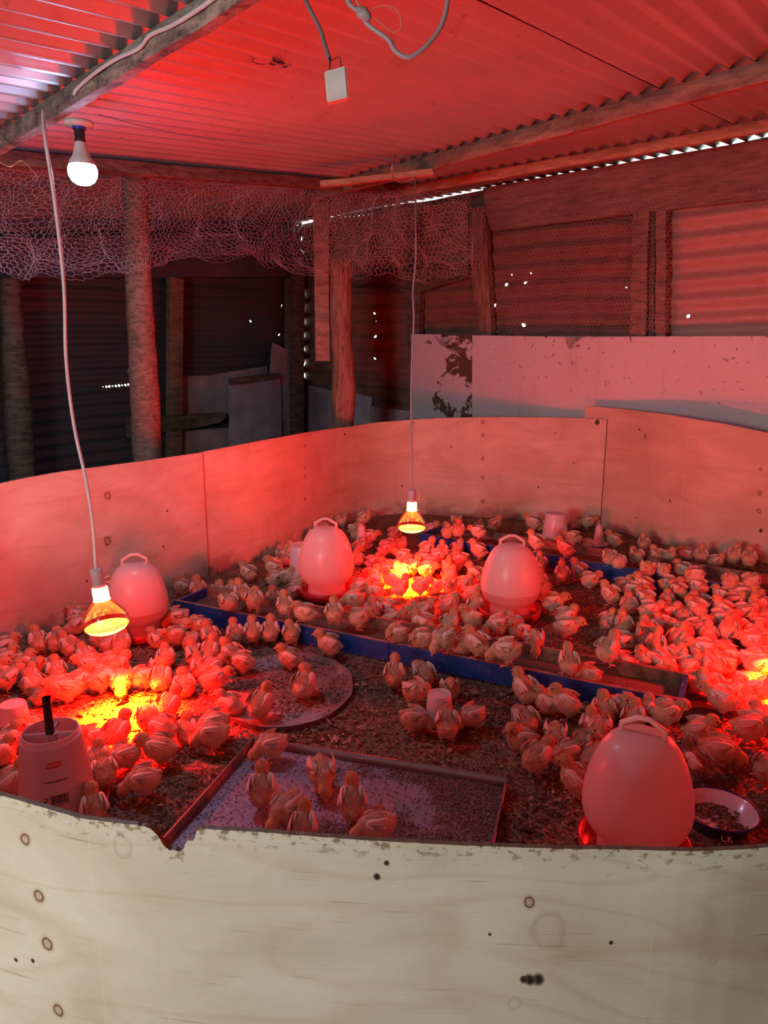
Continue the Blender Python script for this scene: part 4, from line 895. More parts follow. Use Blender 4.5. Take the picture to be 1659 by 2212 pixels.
ringxy = [(p.x, p.y) for p in ring_pts]
def inside(x, y, poly=ringxy):
    c_ = False; j = len(poly)-1
    for i in range(len(poly)):
        xi, yi = poly[i]; xj, yj = poly[j]
        if (yi > y) != (yj > y) and x < (xj-xi)*(y-yi)/(yj-yi)+xi: c_ = not c_
        j = i
    return c_
tray_poly = [((q0+p).x, (q0+p).y) for p in P4]
def in_plate(x, y): return ((x-pl.location.x)/pr)**2+((y-pl.location.y)/pry)**2 < 0.97
def in_bowl(x, y): return (Vector((x, y, 0))-ec).length < R_*0.97
def ground_pt(ymin, ymax, bias):
    def f(rr):
        y = ymin+(ymax-ymin)*rr.random()**bias; x = rr.uniform(-0.62*y-0.15, 0.60*y+0.1)
        if not inside(x, y) or inside(x, y, tray_poly) or in_plate(x, y) or in_bowl(x, y): return None
        return (x, y, 0.0)
    return f
flakes('wood_shavings', 'loose wood shavings covering the ring floor', 'wood shavings', ground_pt(0.95, 4.4, 1.25), 62000, 0.004, 0.011, M['flake_mat'], 1)
flakes('bark_chips', 'larger pale bark chips lying on the shavings in the foreground', 'bark chips', ground_pt(1.0, 2.4, 1.0), 700, 0.011, 0.022, M['flake_mat'], 2, 0.006)
def tray_pt(rr):
    u, v = rr.random(), rr.random(); p = q0+P4[1]*u+P4[3]*v
    d = noise.noise(Vector((p.x*6, p.y*6, 3)))+0.5*noise.noise(Vector((p.x*17, p.y*17, 5)))+(u-0.45)*1.5
    if rr.random() > 0.10+2.2*max(0, d): return None
    return (p.x, p.y, 0.003)
flakes('feed_crumbs', 'crumbled brown feed scattered in the metal tray', 'feed', tray_pt, 60000, 0.0018, 0.0042, M['flake_mat'], 3, 0.002)
def plate_pt(rr):
    a, r = rr.uniform(0, 6.28), rr.random()**0.5*0.96; x, y = pl.location.x+pr*r*math.cos(a), pl.location.y+pry*r*math.sin(a)
    if rr.random() > 0.35+noise.noise(Vector((x*9, y*9, 0))): return None
    return (x, y, 0.006)
flakes('plate_litter', 'shavings and droppings strewn over the round plate', 'litter', plate_pt, 9000, 0.002, 0.007, M['flake_mat'], 4, 0.002)
def bowl_pt(rr):
    a, r = rr.uniform(0, 6.28), rr.random()**0.5*0.75*R_; x, y = ec.x+r*math.cos(a), ec.y+r*math.sin(a)
    if noise.noise(Vector((x*28, y*28, 0))) < -0.12: return None
    return (x, y, 0.005)
flakes('bowl_litter', 'dark wet litter in the bottom of the enamel bowl', 'litter', bowl_pt, 1500, 0.003, 0.008, M['flake_mat'], 5, 0.002)
bm = bmesh.new(); rr = random.Random(8)
strawc = [(1045, 1610, 0.9), (1075, 1640, 0.9), (1100, 1655, .9), (1110, 1760, .8), (1130, 1790, .8), (1240, 1780, .5), (880, 1620, .3), (760, 1490, .3)]
for (px, py, dn) in strawc:
    for _ in range(int(6*dn)+1):
        c_ = flat(at_z(px+rr.gauss(0, 22), py+rr.gauss(0, 14), 0)); a = rr.gauss(-0.9, 0.5); l = rr.uniform(0.01, 0.035); d = Vector((math.cos(a), math.sin(a), 0))*l; bend = Vector((-d.y, d.x, 0))*rr.uniform(-0.2, 0.2)
        tube(bm, spline([c_-d+Vector((0, 0, .006)), c_+bend+Vector((0, 0, 0.010+rr.random()*0.006)), c_+d+Vector((0, 0, .006))], 4), 0.0007, 4)
o = obj('straw', bm, plain('dry grass straw', (0.55, 0.46, 0.30), 0.8)); tag(o, 'dry grass stalks strewn on the shavings between the tray and the chicks', 'straw'); o['kind'] = 'stuff'
# ================================================================ chicks
def down_mat(name, ca, cb, cc):
    t = NT(name); at = t.n('VertexColor', {'layer_name': 'Col'}).outputs[0]; s = t.n('SeparateColor', None, i0=at)
    rnd = t.n('ObjectInfo').outputs['Random']; n = t.noise(t.obj(), 90, 3)
    base = t.mix(rnd, ca, cb); base = t.mix(s.outputs[0], base, cc)                      # R: golden head
    base = t.mix(t.math('MULTIPLY', s.outputs[1], t.math('ADD', t.math('MULTIPLY', rnd, 0.5), 0.25)), base, (0.40, 0.19, 0.10))     # G: rusty back
    base = t.mix(t.math('MULTIPLY', s.outputs[2], 0.55), base, (0.86, 0.72, 0.58))         # B: pale belly
    base = t.mix(t.math('MULTIPLY', n, 0.35), base, (0.45, 0.24, 0.13)); pat = t.ramp(t.noise(t.obj(), 38, 3), [(0.42, 0.0), (0.62, 0.65)]).outputs[0]; base = t.mix(pat, base, t.mix(s.outputs[0], (0.86, 0.70, 0.54), base)); base = t.mix(t.ramp(t.noise(t.scale(t.obj(), (1, 1.4, 1)), 260, 2), [(0.4, 0.25), (0.6, 0.0)]).outputs[0], base, (0.30, 0.14, 0.08))
    return t.base(base, 0.95, Sheen_Weight=0.3)
M['down'] = down_mat('chick down', (0.74, 0.45, 0.27), (0.90, 0.70, 0.50), (0.76, 0.40, 0.14))
M['down_dark'] = down_mat('dark chick down', (0.12, 0.07, 0.05), (0.2, 0.12, 0.08), (0.08, 0.045, 0.03))
t = NT('wing feathers'); n = t.noise(t.scale(t.obj(), (1, 1, 1)), 220, 2); rnd = t.n('ObjectInfo').outputs['Random']
c = t.mix(rnd, (0.92, 0.86, 0.78), (0.88, 0.72, 0.58)); c = t.mix(t.math('MULTIPLY', n, 0.5), c, (0.55, 0.36, 0.24)); t.base(c, 0.7); M['wing'] = t.m
M['beak'] = plain('horn beak', (0.72, 0.42, 0.28), 0.45); M['leg'] = plain('chick leg skin', (0.78, 0.42, 0.32), 0.55); M['eye'] = plain('dark eye', (0.01, 0.008, 0.008), 0.12)
POSES = {
 'u': dict(dz=0.0,  pitch=20, neck=(0.024, 0, 0.075), head=(0.030, 0, 0.090), look=(1, 0, -0.12), legs=1),
 'l': dict(dz=0.0,  pitch=15, neck=(0.024, 0.003, 0.073), head=(0.028, 0.008, 0.088), look=(0.35, 0.93, -0.15), legs=1),
 'd': dict(dz=-0.002, pitch=-14, neck=(0.036, 0, 0.047), head=(0.048, 0, 0.031), look=(0.55, 0, -0.85), legs=1),
 'm': dict(dz=-0.001, pitch=2, neck=(0.033, 0, 0.064), head=(0.044, 0, 0.072), look=(0.95, 0, -0.35), legs=1),
 's': dict(dz=-0.022, pitch=12, neck=(0.022, 0, 0.048), head=(0.028, 0, 0.062), look=(1, 0.1, -0.15), legs=0),
 'h': dict(dz=-0.024, pitch=4, neck=(0.024, 0.004, 0.036), head=(0.030, 0.008, 0.040), look=(0.9, 0.35, -0.5), legs=0),
}
def chick_body(key, P, fur=2600):
    bm = bmesh.new(); th = math.radians(P['pitch']); Rm = Matrix.Rotation(-th, 3, 'Y'); dz = P['dz']; c0 = Vector((0, 0, 0.052+dz))
    def E_(off, r): ellipsoid(bm, c0+Rm@Vector(off), r, Rm)
    E_((0, 0, 0), (0.035, 0.0300, 0.0285)); E_((0.013, 0, 0.001), (0.025, 0.0285, 0.028)); E_((-0.016, 0, -0.003), (0.024, 0.0265, 0.0245)); E_((-0.003, 0, -0.010), (0.028, 0.0275, 0.023)); E_((-0.036, 0, 0.007), (0.011, 0.009, 0.0055))
    nk, hd = Vector(P['neck']), Vector(P['head']); ch = c0+Rm@Vector((0.020, 0, 0.008))
    for k in (0.0, 0.33, 0.66, 1.0): q = ch.lerp(nk, k); r = 0.021+(0.0145-0.021)*k; ellipsoid(bm, q, (r, r, r))
    for k in (0.35, 0.7): q = nk.lerp(hd, k); ellipsoid(bm, q, (0.0145,)*3)
    lk = Vector(P['look']).normalized(); hq = lk.to_track_quat('X', 'Z').to_matrix(); ellipsoid(bm, hd, (0.0188, 0.0168, 0.0172), hq); ellipsoid(bm, hd+lk*0.009, (0.0095, 0.0095, 0.009))
    for sy in (-1, 1):
        if P['legs']: ellipsoid(bm, (-0.006, sy*0.014, 0.030+dz), (0.0115, 0.009, 0.015), Matrix.Rotation(0.3, 3, 'Y'))
        else: ellipsoid(bm, (-0.004, sy*0.018, 0.018), (0.018, 0.011, 0.013))
    me = bpy.data.meshes.new('tmp'); bm.to_mesh(me); bm.free(); o = bpy.data.objects.new('tmp', me); C.objects.link(o)
    r = o.modifiers.new('r', 'REMESH'); r.mode = 'VOXEL'; r.voxel_size = 0.0022; sm = o.modifiers.new('s', 'SMOOTH'); sm.iterations = 7; sm.factor = 0.6
    dg = bpy.context.evaluated_depsgraph_get(); dg.update(); me2 = bpy.data.meshes.new_from_object(o.evaluated_get(dg)); bpy.data.objects.remove(o); bpy.data.meshes.remove(me)
    V = np.array([v.co for v in me2.vertices]); N = np.array([v.normal for v in me2.vertices]); F = [tuple(p.vertices) for p in me2.polygons]
    for i in range(len(V)):
        q = Vector(V[i]); d = noise.noise(q*160)*0.0011+noise.noise(q*380)*0.0006; V[i] += N[i]*d; V[i][2] = max(V[i][2], 0.001)
    def colr(q, n):
        q = Vector(q); a = max(0.0, 1-((q-hd).length-0.012)/0.016); a = min(1, a); loc = Rm.transposed()@(q-c0)
        back = max(0.0, min(1.0, (loc.z-0.014)/0.008))*(1 if abs(loc.y) < 0.014 else max(0, 1-(abs(loc.y)-0.014)/0.008))*(1-a*0.5); belly = max(0.0, min(1.0, (-loc.z-0.002)/0.016))*(1-a)
        return (a, back, belly, 1)
    VV = [tuple(v) for v in V]; CC = [colr(v, None) for v in V]; FF = list(F); rr = random.Random(hash(key) % 1000 if False else sum(map(ord, key)))
    nb = len(F)
    for _ in range(fur):
        f = F[rr.randrange(nb)]; i0 = f[0]; q = Vector(V[i0])+Vector((rr.uniform(-1, 1), rr.uniform(-1, 1), rr.uniform(-1, 1)))*0.001; n = Vector(N[i0])
        if q.z < 0.004: continue
        hdist = (q-hd).length; L = rr.uniform(0.0035, 0.0065)*(0.55 if hdist < 0.02 else 1.0)
        flow = Vector((-1, 0, -0.25)) if hdist > 0.02 else -lk
        d = (n*0.75+flow*0.55+Vector((rr.uniform(-.4, .4), rr.uniform(-.4, .4), rr.uniform(-.4, .4)))).normalized(); sd = d.cross(n)
        if sd.length < 1e-4: continue
        sd = sd.normalized()*rr.uniform(0.0005, 0.0009); k = len(VV); VV += [tuple(q-sd-n*0.0008), tuple(q+sd-n*0.0008), tuple(q+d*L)]; c_ = CC[i0]; CC += [c_]*3; FF.append((k, k+1, k+2))
    me3 = bpy.data.meshes.new('chick_body_'+key); me3.from_pydata(VV, [], FF); at = me3.color_attributes.new('Col', 'FLOAT_COLOR', 'POINT'); at.data.foreach_set('color', np.array(CC, dtype=np.float32).ravel())
    for p in me3.polygons: p.use_smooth = True
    me3.materials.append(M['down']); bpy.data.meshes.remove(me2); return me3, c0, Rm, hd, hq
def chick_proto(key):
    P = POSES[key]; me, c0, Rm, hd, hq = chick_body(key, P); parts = []
    root = bpy.data.objects.new('chick', me); C.objects.link(root)
    rr = random.Random(sum(map(ord, key)))
    for sy in (-1, 1):
        bm = bmesh.new(); sh = c0+Rm@Vector((0.019, sy*0.0265, 0.012))
        ellipsoid(bm, c0+Rm@Vector((0.010, sy*0.0285, 0.006)), (0.0165, 0.0055, 0.012), Rm, 12, 8)
        for k in range(8):
            f = k/7; ang = math.radians(-2-34*f+rr.uniform(-4, 4)); L = 0.047-0.020*f; wd = 0.0055
            d = Rm@Vector((-math.cos(ang), 0, math.sin(ang))); up = Rm@Vector((math.sin(ang), 0, math.cos(ang))); out = Vector((0, sy, 0)); st_ = sh+Rm@Vector((-0.004*k*0.3, sy*(0.0022*math.sin(f*3)), -0.0016*k))
            prev = None
            for j in range(7):
                g = j/6; w_ = wd*math.sin(math.pi*min(1, 0.25+g*0.62))*(1-0.35*g**4); q = st_+d*L*g+out*(0.0055*math.sin(g*2.4)+0.0009*(7-k)-0.001*g)
                r_ = [bm.verts.new(q-up*w_), bm.verts.new(q+out*0.0013), bm.verts.new(q+up*w_), bm.verts.new(q-out*0.0010)]
                if prev:
                    for a in range(4): bm.faces.new((prev[a], prev[(a+1) % 4], r_[(a+1) % 4], r_[a]))
                else: bm.faces.new(r_)
                prev = r_
            bm.faces.new(list(reversed(prev)))
        for v_ in bm.verts:
            q = Rm.transposed()@(v_.co-c0); v_.co = c0+Rm@(Matrix.Rotation(sy*math.radians(30), 3, 'X')@q)
        bmesh.ops.recalc_face_normals(bm, faces=bm.faces); parts.append(obj('wing', bm, M['wing'], root))
    lk = Vector(P['look']).normalized(); bm = bmesh.new(); b0_ = hd+lk*0.0168; tip = hd+lk*0.0285-hq@Vector((0, 0, 0.003))
    tube(bm, [b0_, b0_.lerp(tip, 0.5)+hq@Vector((0, 0, 0.0006)), tip], [0.0042, 0.0030, 0.0004], 8); parts.append(obj('beak', bm, M['beak'], root))
    for sy in (-1, 1):
        bm = bmesh.new(); ellipsoid(bm, hd+hq@Vector((0.0080, sy*0.0152, 0.0034)), (0.0025,)*3, None, 10, 6); parts.append(obj('eye', bm, M['eye'], root))
    for sy in (-1, 1):
        bm = bmesh.new(); y = sy*0.014; fx = (0.004 if sy > 0 else -0.006)
        if P['legs']: tube(bm, [(-0.008, y, 0.030+P['dz']), (-0.012+fx*0.3, y, 0.020), (-0.002+fx, y, 0.0035)], [0.0032, 0.0020, 0.0017], 7)
        z = 0.0022; bx = (-0.002+fx) if P['legs'] else 0.014
        for a in (-32, 0, 32): tube(bm, spline([(bx, y, z+0.001), (bx+0.010*math.cos(math.radians(a)), y+0.010*math.sin(math.radians(a)), z+0.0012), (bx+0.018*math.cos(math.radians(a)), y+0.018*math.sin(math.radians(a)), z-0.001)], 3), 0.0012, 5)
        tube(bm, [(bx, y, z), (bx-0.009, y, z-0.0008)], 0.0011, 5); parts.append(obj('leg', bm, M['leg'], root))
    return root, parts
PROTO = {k: chick_proto(k) for k in POSES}
# listed chicks: zoom region, x, y of the feet in that zoom, facing (deg, 0 right 90 away), pose, height, label
ZR = {5: (0, 1040, 2.9625), 6: (560, 1060, 3.016), 7: (1100, 1060, 2.968), 8: (0, 1400, 3.456), 9: (400, 1380, 3.607), 10: (820, 1380, 3.77), 11: (1220, 1380, 3.779)}
T_ = TH
LIST = {
5: [(265,1105,110,'u',0,'chick standing upright near the left plywood sheet, left one of a pair'),(440,1130,130,'u',0,'chick standing upright below the left plywood sheet, right one of a pair'),(360,1105,90,'m'),(40,1110,10,'s'),(45,1185,0,'s'),(110,1250,20,'s'),(25,1290,0,'m'),(475,900,160,'s'),(495,970,20,'s'),
  (1170,745,160,'u',0,'chick at the near trough left end, head held high to the left'),(1280,770,95,'u'),(1365,765,60,'s'),(1460,820,120,'h',T_),(1485,745,90,'s'),(1548,785,100,'u',T_),(1625,835,80,'m',T_),(1590,650,150,'u',0,'lone chick walking on bare litter by the plywood sheet seam'),(1525,1055,105,'u',0,'chick seen from behind just below the left part of the near trough'),(1640,1045,90,'u'),
  (1100,945,185,'d'),(1065,925,90,'s'),(1205,1065,60,'h'),(1140,1065,200,'m'),(1020,1060,150,'s'),(1345,1075,120,'u'),(1265,1010,200,'m'),(1490,1195,125,'u'),(1550,1240,160,'m'),(870,1000,40,'h'),(780,1130,80,'m'),(665,1060,170,'s'),(1210,1000,20,'s')],
8: [(315,195,250,'s'),(255,345,120,'s'),(350,405,10,'s'),(510,415,170,'m'),(600,362,10,'u',0,'orange-lit chick at the edge of the bright litter patch, looking right'),(690,250,160,'m'),(785,345,20,'m'),(890,352,270,'d',0,'brightest yellow-lit chick facing the camera above the glowing litter'),(1060,325,200,'m'),(1205,335,60,'u'),(1380,345,100,'s'),(1240,130,90,'s'),(830,170,10,'s'),(1560,150,60,'u'),(1460,110,110,'s'),(1575,260,30,'m'),(1600,340,0,'m'),(1510,190,100,'s'),
  (885,745,50,'u',0,'chick standing on the glowing litter patch below the left heat lamp'),(1265,540,45,'u',0,'chick right of the glowing litter patch, head raised toward it'),(1105,625,90,'m'),(1235,725,145,'m'),(1195,880,150,'m',0,'chick with ruffled white wing below and right of the glowing litter'),(1390,690,80,'s'),(1610,705,180,'d',0,'chick bending left at the edge of the round plate, lit red'),(730,915,80,'s'),(950,925,185,'d'),(1085,1110,178,'d',0,'plump chick pecking to the left beside the white cone feeder'),(765,1075,95,'m',0,'chick seen from behind against the right side of the cone feeder'),(700,1330,95,'u',0,'nearest chick in the left corner, head just above the front plywood'),(105,1150,20,'u',0,'chick half hidden left of the white cone feeder'),(70,770,10,'s',0,'chick sitting at the left edge below the orange-lit jar'),(250,690,160,'s'),(700,760,200,'s'),(25,850,0,'s'),(430,230,90,'s'),(180,300,60,'s'),(100,320,30,'m'),(60,250,0,'s'),(640,120,120,'s')],
9: [(815,250,170,'u',0,'chick standing on the back edge of the round plate, facing left'),(1125,155,168,'u',0,'chick between the round plate and the near trough, facing left'),(935,485,65,'l',0,'chick on the middle of the round plate with its neck curved to the right'),(590,645,48,'u',0,'chick on the front of the round plate looking away to the right'),(345,590,150,'s',0,'blurred pink-lit chick between the glowing patch and the plate'),(230,840,180,'d'),
  (680,965,190,'d',0,'chick pecking at the far left corner of the metal tray'),(615,1335,80,'u',0,'chick at the left side of the metal tray seen from behind'),(790,1470,235,'d',0,'round chick facing the camera head down, in front of its tray neighbour'),(1060,1190,272,'d',0,'chick pecking head first toward the camera in the middle of the tray'),(1300,1440,92,'u',0,'upright chick seen from behind with both pale wings spread on the tray'),(930,1640,85,'u',0,'chick whose head alone shows above the front plywood at the tray'),(1500,1600,188,'d',0,'chick head down against the front plywood, right of the tray group')],
10: [(120,405,92,'u',0,'slim chick standing alone between the near trough and the small jar, facing away'),(345,352,110,'h',0,'fluffed chick with its head tucked behind the small jar drinker'),(285,545,-50,'m',0,'white-winged chick left of the small jar drinker'),(275,770,5,'d',0,'chick pecking from the left into the dish of the small jar drinker'),(545,830,88,'m',0,'chick in front of the small jar drinker seen from behind'),(755,745,215,'d',0,'chick pecking from the right toward the small jar drinker'),(575,480,270,'s'),
  (1035,215,180,'d',T_,'chick stretched low along the near trough rim, facing left'),(1175,545,140,'u',0,'chick standing in front of the near trough with its head against the blue board'),(1525,300,95,'u',T_,'chick perched on the rim near the right end of the near trough'),(1250,120,265,'d',0.02),(1490,645,175,'u',0,'chick with its head raised left, top of the group left of the largest drinker'),(1400,610,160,'s'),(1180,740,120,'h',0,'sleepy chick curled at the left end of the group by the largest drinker'),(1160,905,205,'s',0,'golden-headed chick sitting and facing the camera left of the largest drinker'),(1430,915,268,'d',0,'pale chick head down in the middle of the group by the largest drinker'),(1265,1110,60,'m',0,'round chick at the front of the group by the largest drinker'),(1590,1290,160,'u',0,'chick standing at the left side of the largest drinker, facing left'),(1570,985,30,'h')],
11: [(195,350,205,'h',T_*0.6,'round chick resting at the rim end of the near trough'),(350,212,60,'u',T_,'chick with lifted wing standing on the back board of the near trough'),(480,90,20,'h'),(670,115,120,'m'),(795,238,150,'s'),(905,205,60,'s'),(1065,315,20,'s'),(540,425,190,'m'),(750,470,255,'s',0,'chick facing the camera in the row below the right end of the near trough'),(950,505,90,'h',0,'round pink chick seen from behind in the row beyond the dark lid'),(450,615,320,'s',0,'chick with its beak to the right, beyond the largest drinker handle'),(645,660,60,'s'),(825,735,35,'m',0,'chick leaning toward the dark lid, beyond the largest drinker'),(1090,830,10,'s',0,'red-lit chick sitting in front of the dark lid'),(310,670,100,'s'),(205,790,100,'s',0,'chick with a bright white wing left of the largest drinker handle'),(275,880,280,'m'),(95,970,80,'h'),
  (190,1050,60,'h'),(560,730,90,'s'),(1060,1150,150,'u',0,'dark-headed chick standing between the largest drinker and the enamel bowl'),(1240,1060,0,'d',0,'red-lit chick pecking to the right beyond the enamel bowl'),(1635,1190,60,'m',0,'chick cut off by the right edge beyond the enamel bowl'),(1270,620,160,'m'),(1150,460,130,'m'),(1480,620,90,'s'),(1610,720,150,'s',0,'yellow-lit chick at the right edge under the off-side heat lamp'),(1500,870,10,'m'),(1160,330,120,'m')],
7: [(150,262,178,'u',0,'chick with raised head left of the whitish jar at the far wall'),(195,250,90,'s'),(285,310,80,'s'),(165,395,160,'u',T_),(355,435,165,'u',T_,'red-winged chick standing on the far trough rim, facing left'),(405,360,170,'m'),(500,385,90,'h',T_*.6),(430,245,60,'s'),(495,250,20,'m'),(670,375,165,'u',0,'chick right of the slender cone bottle, head held up to the left'),(860,395,100,'u'),(640,465,100,'h',T_),(700,492,95,'h',T_),(810,480,120,'m',T_*.5),(885,535,270,'h',T_),(985,540,275,'h',T_),(1020,460,60,'s',T_*.5),(940,450,130,'s',T_*.5),(1110,545,170,'s',T_*.6),(1185,577,200,'h',T_),(1130,440,180,'s'),(1225,475,90,'u',0.0),(1320,490,10,'s'),(1430,480,80,'u'),(1530,500,100,'u'),(1410,618,90,'h',T_),(1550,620,60,'h',T_),(200,525,110,'u',0,'red chick right of the drinker right of the centre lamp, below the far trough'),(335,600,100,'u',0,'chick seen from behind alone in front of the far trough'),(195,615,90,'s'),(515,640,30,'m'),(445,575,155,'u',0,'chick with raised head before the far trough, left of an overlapping pair'),(645,735,150,'u'),(725,650,20,'s'),(860,685,160,'u'),(1015,665,10,'m'),(1010,745,100,'s'),(765,780,90,'s'),(865,765,140,'m'),(1200,690,150,'m'),(1225,765,160,'s'),(1370,695,170,'s'),(1540,730,10,'m'),(1440,760,20,'s'),(1640,780,0,'s'),(715,900,100,'s'),(900,845,20,'m'),(1025,820,10,'s'),(1120,855,100,'h'),(1190,840,140,'m'),(1335,805,90,'s'),(1500,850,30,'m'),(1345,890,20,'m'),(1600,895,200,'s'),(1285,970,90,'s'),(1105,975,150,'m'),(885,960,120,'m'),(915,1065,90,'u'),(280,790,0,'m'),(365,960,5,'m',0,'chick on bare litter right of the drinker right of the centre lamp'),(365,855,30,'s'),(65,945,200,'s'),(160,1045,275,'d',T_*0.4,'pale chick bending down between the drinker and the near trough'),(210,700,20,'s'),(640,880,60,'s'),(1470,930,120,'s'),(1560,960,60,'s'),(1380,980,100,'m'),(1200,930,30,'s'),(980,900,160,'s')],
6: [(145,450,100,'s'),(180,480,60,'s'),(130,610,10,'h'),(250,660,30,'s'),(200,430,90,'s'),(95,520,160,'s'),(55,805,90,'u'),(165,825,92,'u',T_,'chick with both wings lifted on the near trough rim, left part'),(300,845,175,'s',T_,'golden-headed chick sitting on the near trough rim, looking left'),(490,875,90,'u',T_,'slim chick seen from behind on the near trough rim'),(270,695,20,'s'),(615,775,170,'d',0,'chick facing left beside the drinker left of the centre lamp'),(650,905,20,'m',T_*.6,'chick leaning right inside the near trough'),(740,830,100,'s'),(830,805,160,'s'),(860,915,12,'m'),(900,975,200,'h',T_,'round chick curled on the near trough rim, left of two balls'),(1085,860,32,'u',0,'tallest pale chick with raised head looking right, behind the near trough'),(980,850,60,'s'),(1060,1010,190,'h',T_,'round chick curled on the near trough rim, right of two balls'),(1060,910,160,'s',T_*.5),(1205,1050,230,'d',T_,'chick head down on the near trough rim, wing in the air'),(1320,1060,60,'s',T_*.6),(1415,1090,150,'u',T_,'large chick with raised golden head on the middle of the near trough rim'),(1375,915,205,'u',0,'pale chick with raised head looking at the camera left of the drinker'),(1240,910,60,'s',T_*.3),(1235,790,20,'s'),(1560,950,195,'d',0,'chick bending left in front of the drinker right of the centre lamp'),(1640,870,120,'s'),(230,1000,100,'m',0,'chick against the blue front board of the near trough, left part'),(35,1000,90,'u',0,'chick seen from behind in front of the near trough, left end'),
  (1095,445,30,'u',0,'orange-lit chick right of the centre lamp with its head raised'),(1195,455,90,'u'),(1000,560,35,'u',0,'brightest yellow-lit chick standing under the centre heat lamp'),(940,490,170,'m'),(1140,290,20,'s',0.0),(1225,305,90,'s',T_),(1295,315,90,'u',T_),(1425,325,160,'m',T_),(1535,280,18,'u',0,'chick with raised head by the far plywood, right of the centre lamp'),(1180,290,60,'s'),(1425,455,170,'u'),(1410,620,150,'u',0,'chick peering right behind the drinker right of the centre lamp'),(1335,650,20,'s'),(1140,665,30,'h',0,'chick resting just below the glowing litter of the centre lamp'),(1050,690,20,'m'),(920,700,40,'u'),(865,650,200,'u'),(760,630,160,'s'),(740,700,175,'s'),(665,695,10,'m'),(1230,470,20,'s'),(1320,490,160,'s'),(1160,490,10,'m'),(900,560,20,'m'),(1110,545,170,'m'),(1290,420,60,'s'),(1240,600,60,'s'),(1380,720,10,'s'),(1440,800,90,'s'),(820,560,10,'s'),(740,500,20,'s'),(820,440,10,'m'),(660,400,60,'s'),(640,480,100,'s')],
}
placed = []   # [pos, facing, pose, label, zone-x, zone-y]
for reg, items in LIST.items():
    x0, y0, s_ = ZR[reg]
    for it in items:
        zx, zy, face, pose = it[:4]; h = it[4] if len(it) > 4 else 0.0; lab = it[5] if len(it) > 5 else None
        px, py = x0+zx/s_, y0+zy/s_; p = at_z(px, py, h)
        if face == 0: face = 8
        placed.append([p, face+0.0, pose, lab, px, py, h])
rr = random.Random(21)
FILL = [([(620,1150),(700,1120),(880,1108),(900,1190),(1010,1230),(1000,1290),(800,1290),(760,1180),(640,1190)], 19), ([(1370,1440),(1480,1400),(1659,1330),(1659,1530),(1560,1520),(1450,1500)], 16), ([(1480,1330),(1659,1290),(1659,1440),(1500,1420)], 6),
        ([(60,1470),(200,1400),(420,1390),(520,1470),(400,1480),(180,1490),(60,1500)], 2), ([(580,1200),(650,1180),(660,1290),(590,1290)], 3), ([(840,1120),(1040,1135),(1040,1160),(900,1160)], 2), ([(1340,1290),(1659,1300),(1659,1360),(1400,1350)], 4), ([(1345,1455),(1450,1465),(1659,1500),(1659,1620),(1600,1600),(1480,1500),(1380,1500)], 14)]
def inpoly(x, y, P): return inside(x, y, P)
for poly, n in FILL:
    xs = [p[0] for p in poly]; ys = [p[1] for p in poly]; k = 0; tries = 0
    while k < n and tries < 4000:
        tries += 1; px, py = rr.uniform(min(xs), max(xs)), rr.uniform(min(ys), max(ys))
        if not inpoly(px, py, poly): continue
        p = at_z(px, py, 0)
        if any((q[0]-p).length < 0.066 for q in placed): continue
        if any((Vector((p.x-o.location.x, p.y-o.location.y, 0))).length < 0.14 for o in bpy.data.objects if o.name.startswith('poultry_drinker')): continue
        placed.append([p, rr.uniform(0, 360), rr.choice('sssmuhm'), None, px, py, 0.0]); k += 1
# ease overlaps
obst = [(o.location.copy(), r) for o in bpy.data.objects for nm, r in (('poultry_drinker', 0.122), ('jar_drinker', 0.05), ('cone_bottle', 0.035), ('tube_feeder', 0.10)) if o.name.startswith(nm)]
for it in range(30):
    for i in range(len(placed)):
        for j in range(i+1, len(placed)):
            a, b = placed[i], placed[j]; d = a[0]-b[0]
            if abs(d.z) > 0.05: continue
            L = math.hypot(d.x, d.y); R0 = 0.062
            if L < R0:
                d = Vector((d.x, d.y, 0))/max(L, 1e-4); m_ = (R0-L)*0.5
                if a[6] == 0: a[0] += d*m_
                if b[6] == 0: b[0] -= d*m_
    for a in placed:
        if a[6] > 0: continue
        for (q, r) in obst:
            d = Vector((a[0].x-q.x, a[0].y-q.y, 0)); rad = r+0.018
            if d.length < rad: a[0] += d.normalized()*(rad-d.length)
        # stay inside the ring
        p2 = Vector((a[0].x, a[0].y)); best = None
        for i in range(0, len(ring_pts)-1, 2):
            dd = (ring_pts[i]-p2).length
            if best is None or dd < best[0]: best = (dd, i)
        rp = ring_pts[best[1]]; tg = (ring_pts[best[1]+1]-rp).normalized(); nin = Vector((-tg.y, tg.x)); dist = (p2-rp).dot(nin)
        if dist < 0.05: a[0] += Vector((nin.x, nin.y, 0))*(0.05-dist)
        # not through the trough boards
        for (A, dr, nn, w_, B) in ((tA, tdir, tn, wT, tB), (sA2, sdir, sn, wS, sB2)):
            q = a[0]-A; q.z = 0; u = q.dot(dr); v = q.dot(nn)
            if -0.03 < u < (B-A).length+0.03:
                if -0.035 < v <= w_*0.35: a[0] -= nn*(v+0.035)
                elif w_*0.35 < v < w_+0.035: a[0] += nn*(w_+0.035-v)
FACE = [('facing right', 0), ('facing away', 90), ('facing left', 180), ('facing front', 270)]
PN = {'u': 'standing', 'l': 'standing', 'd': 'pecking', 'm': 'stooping', 's': 'sitting', 'h': 'curled up'}
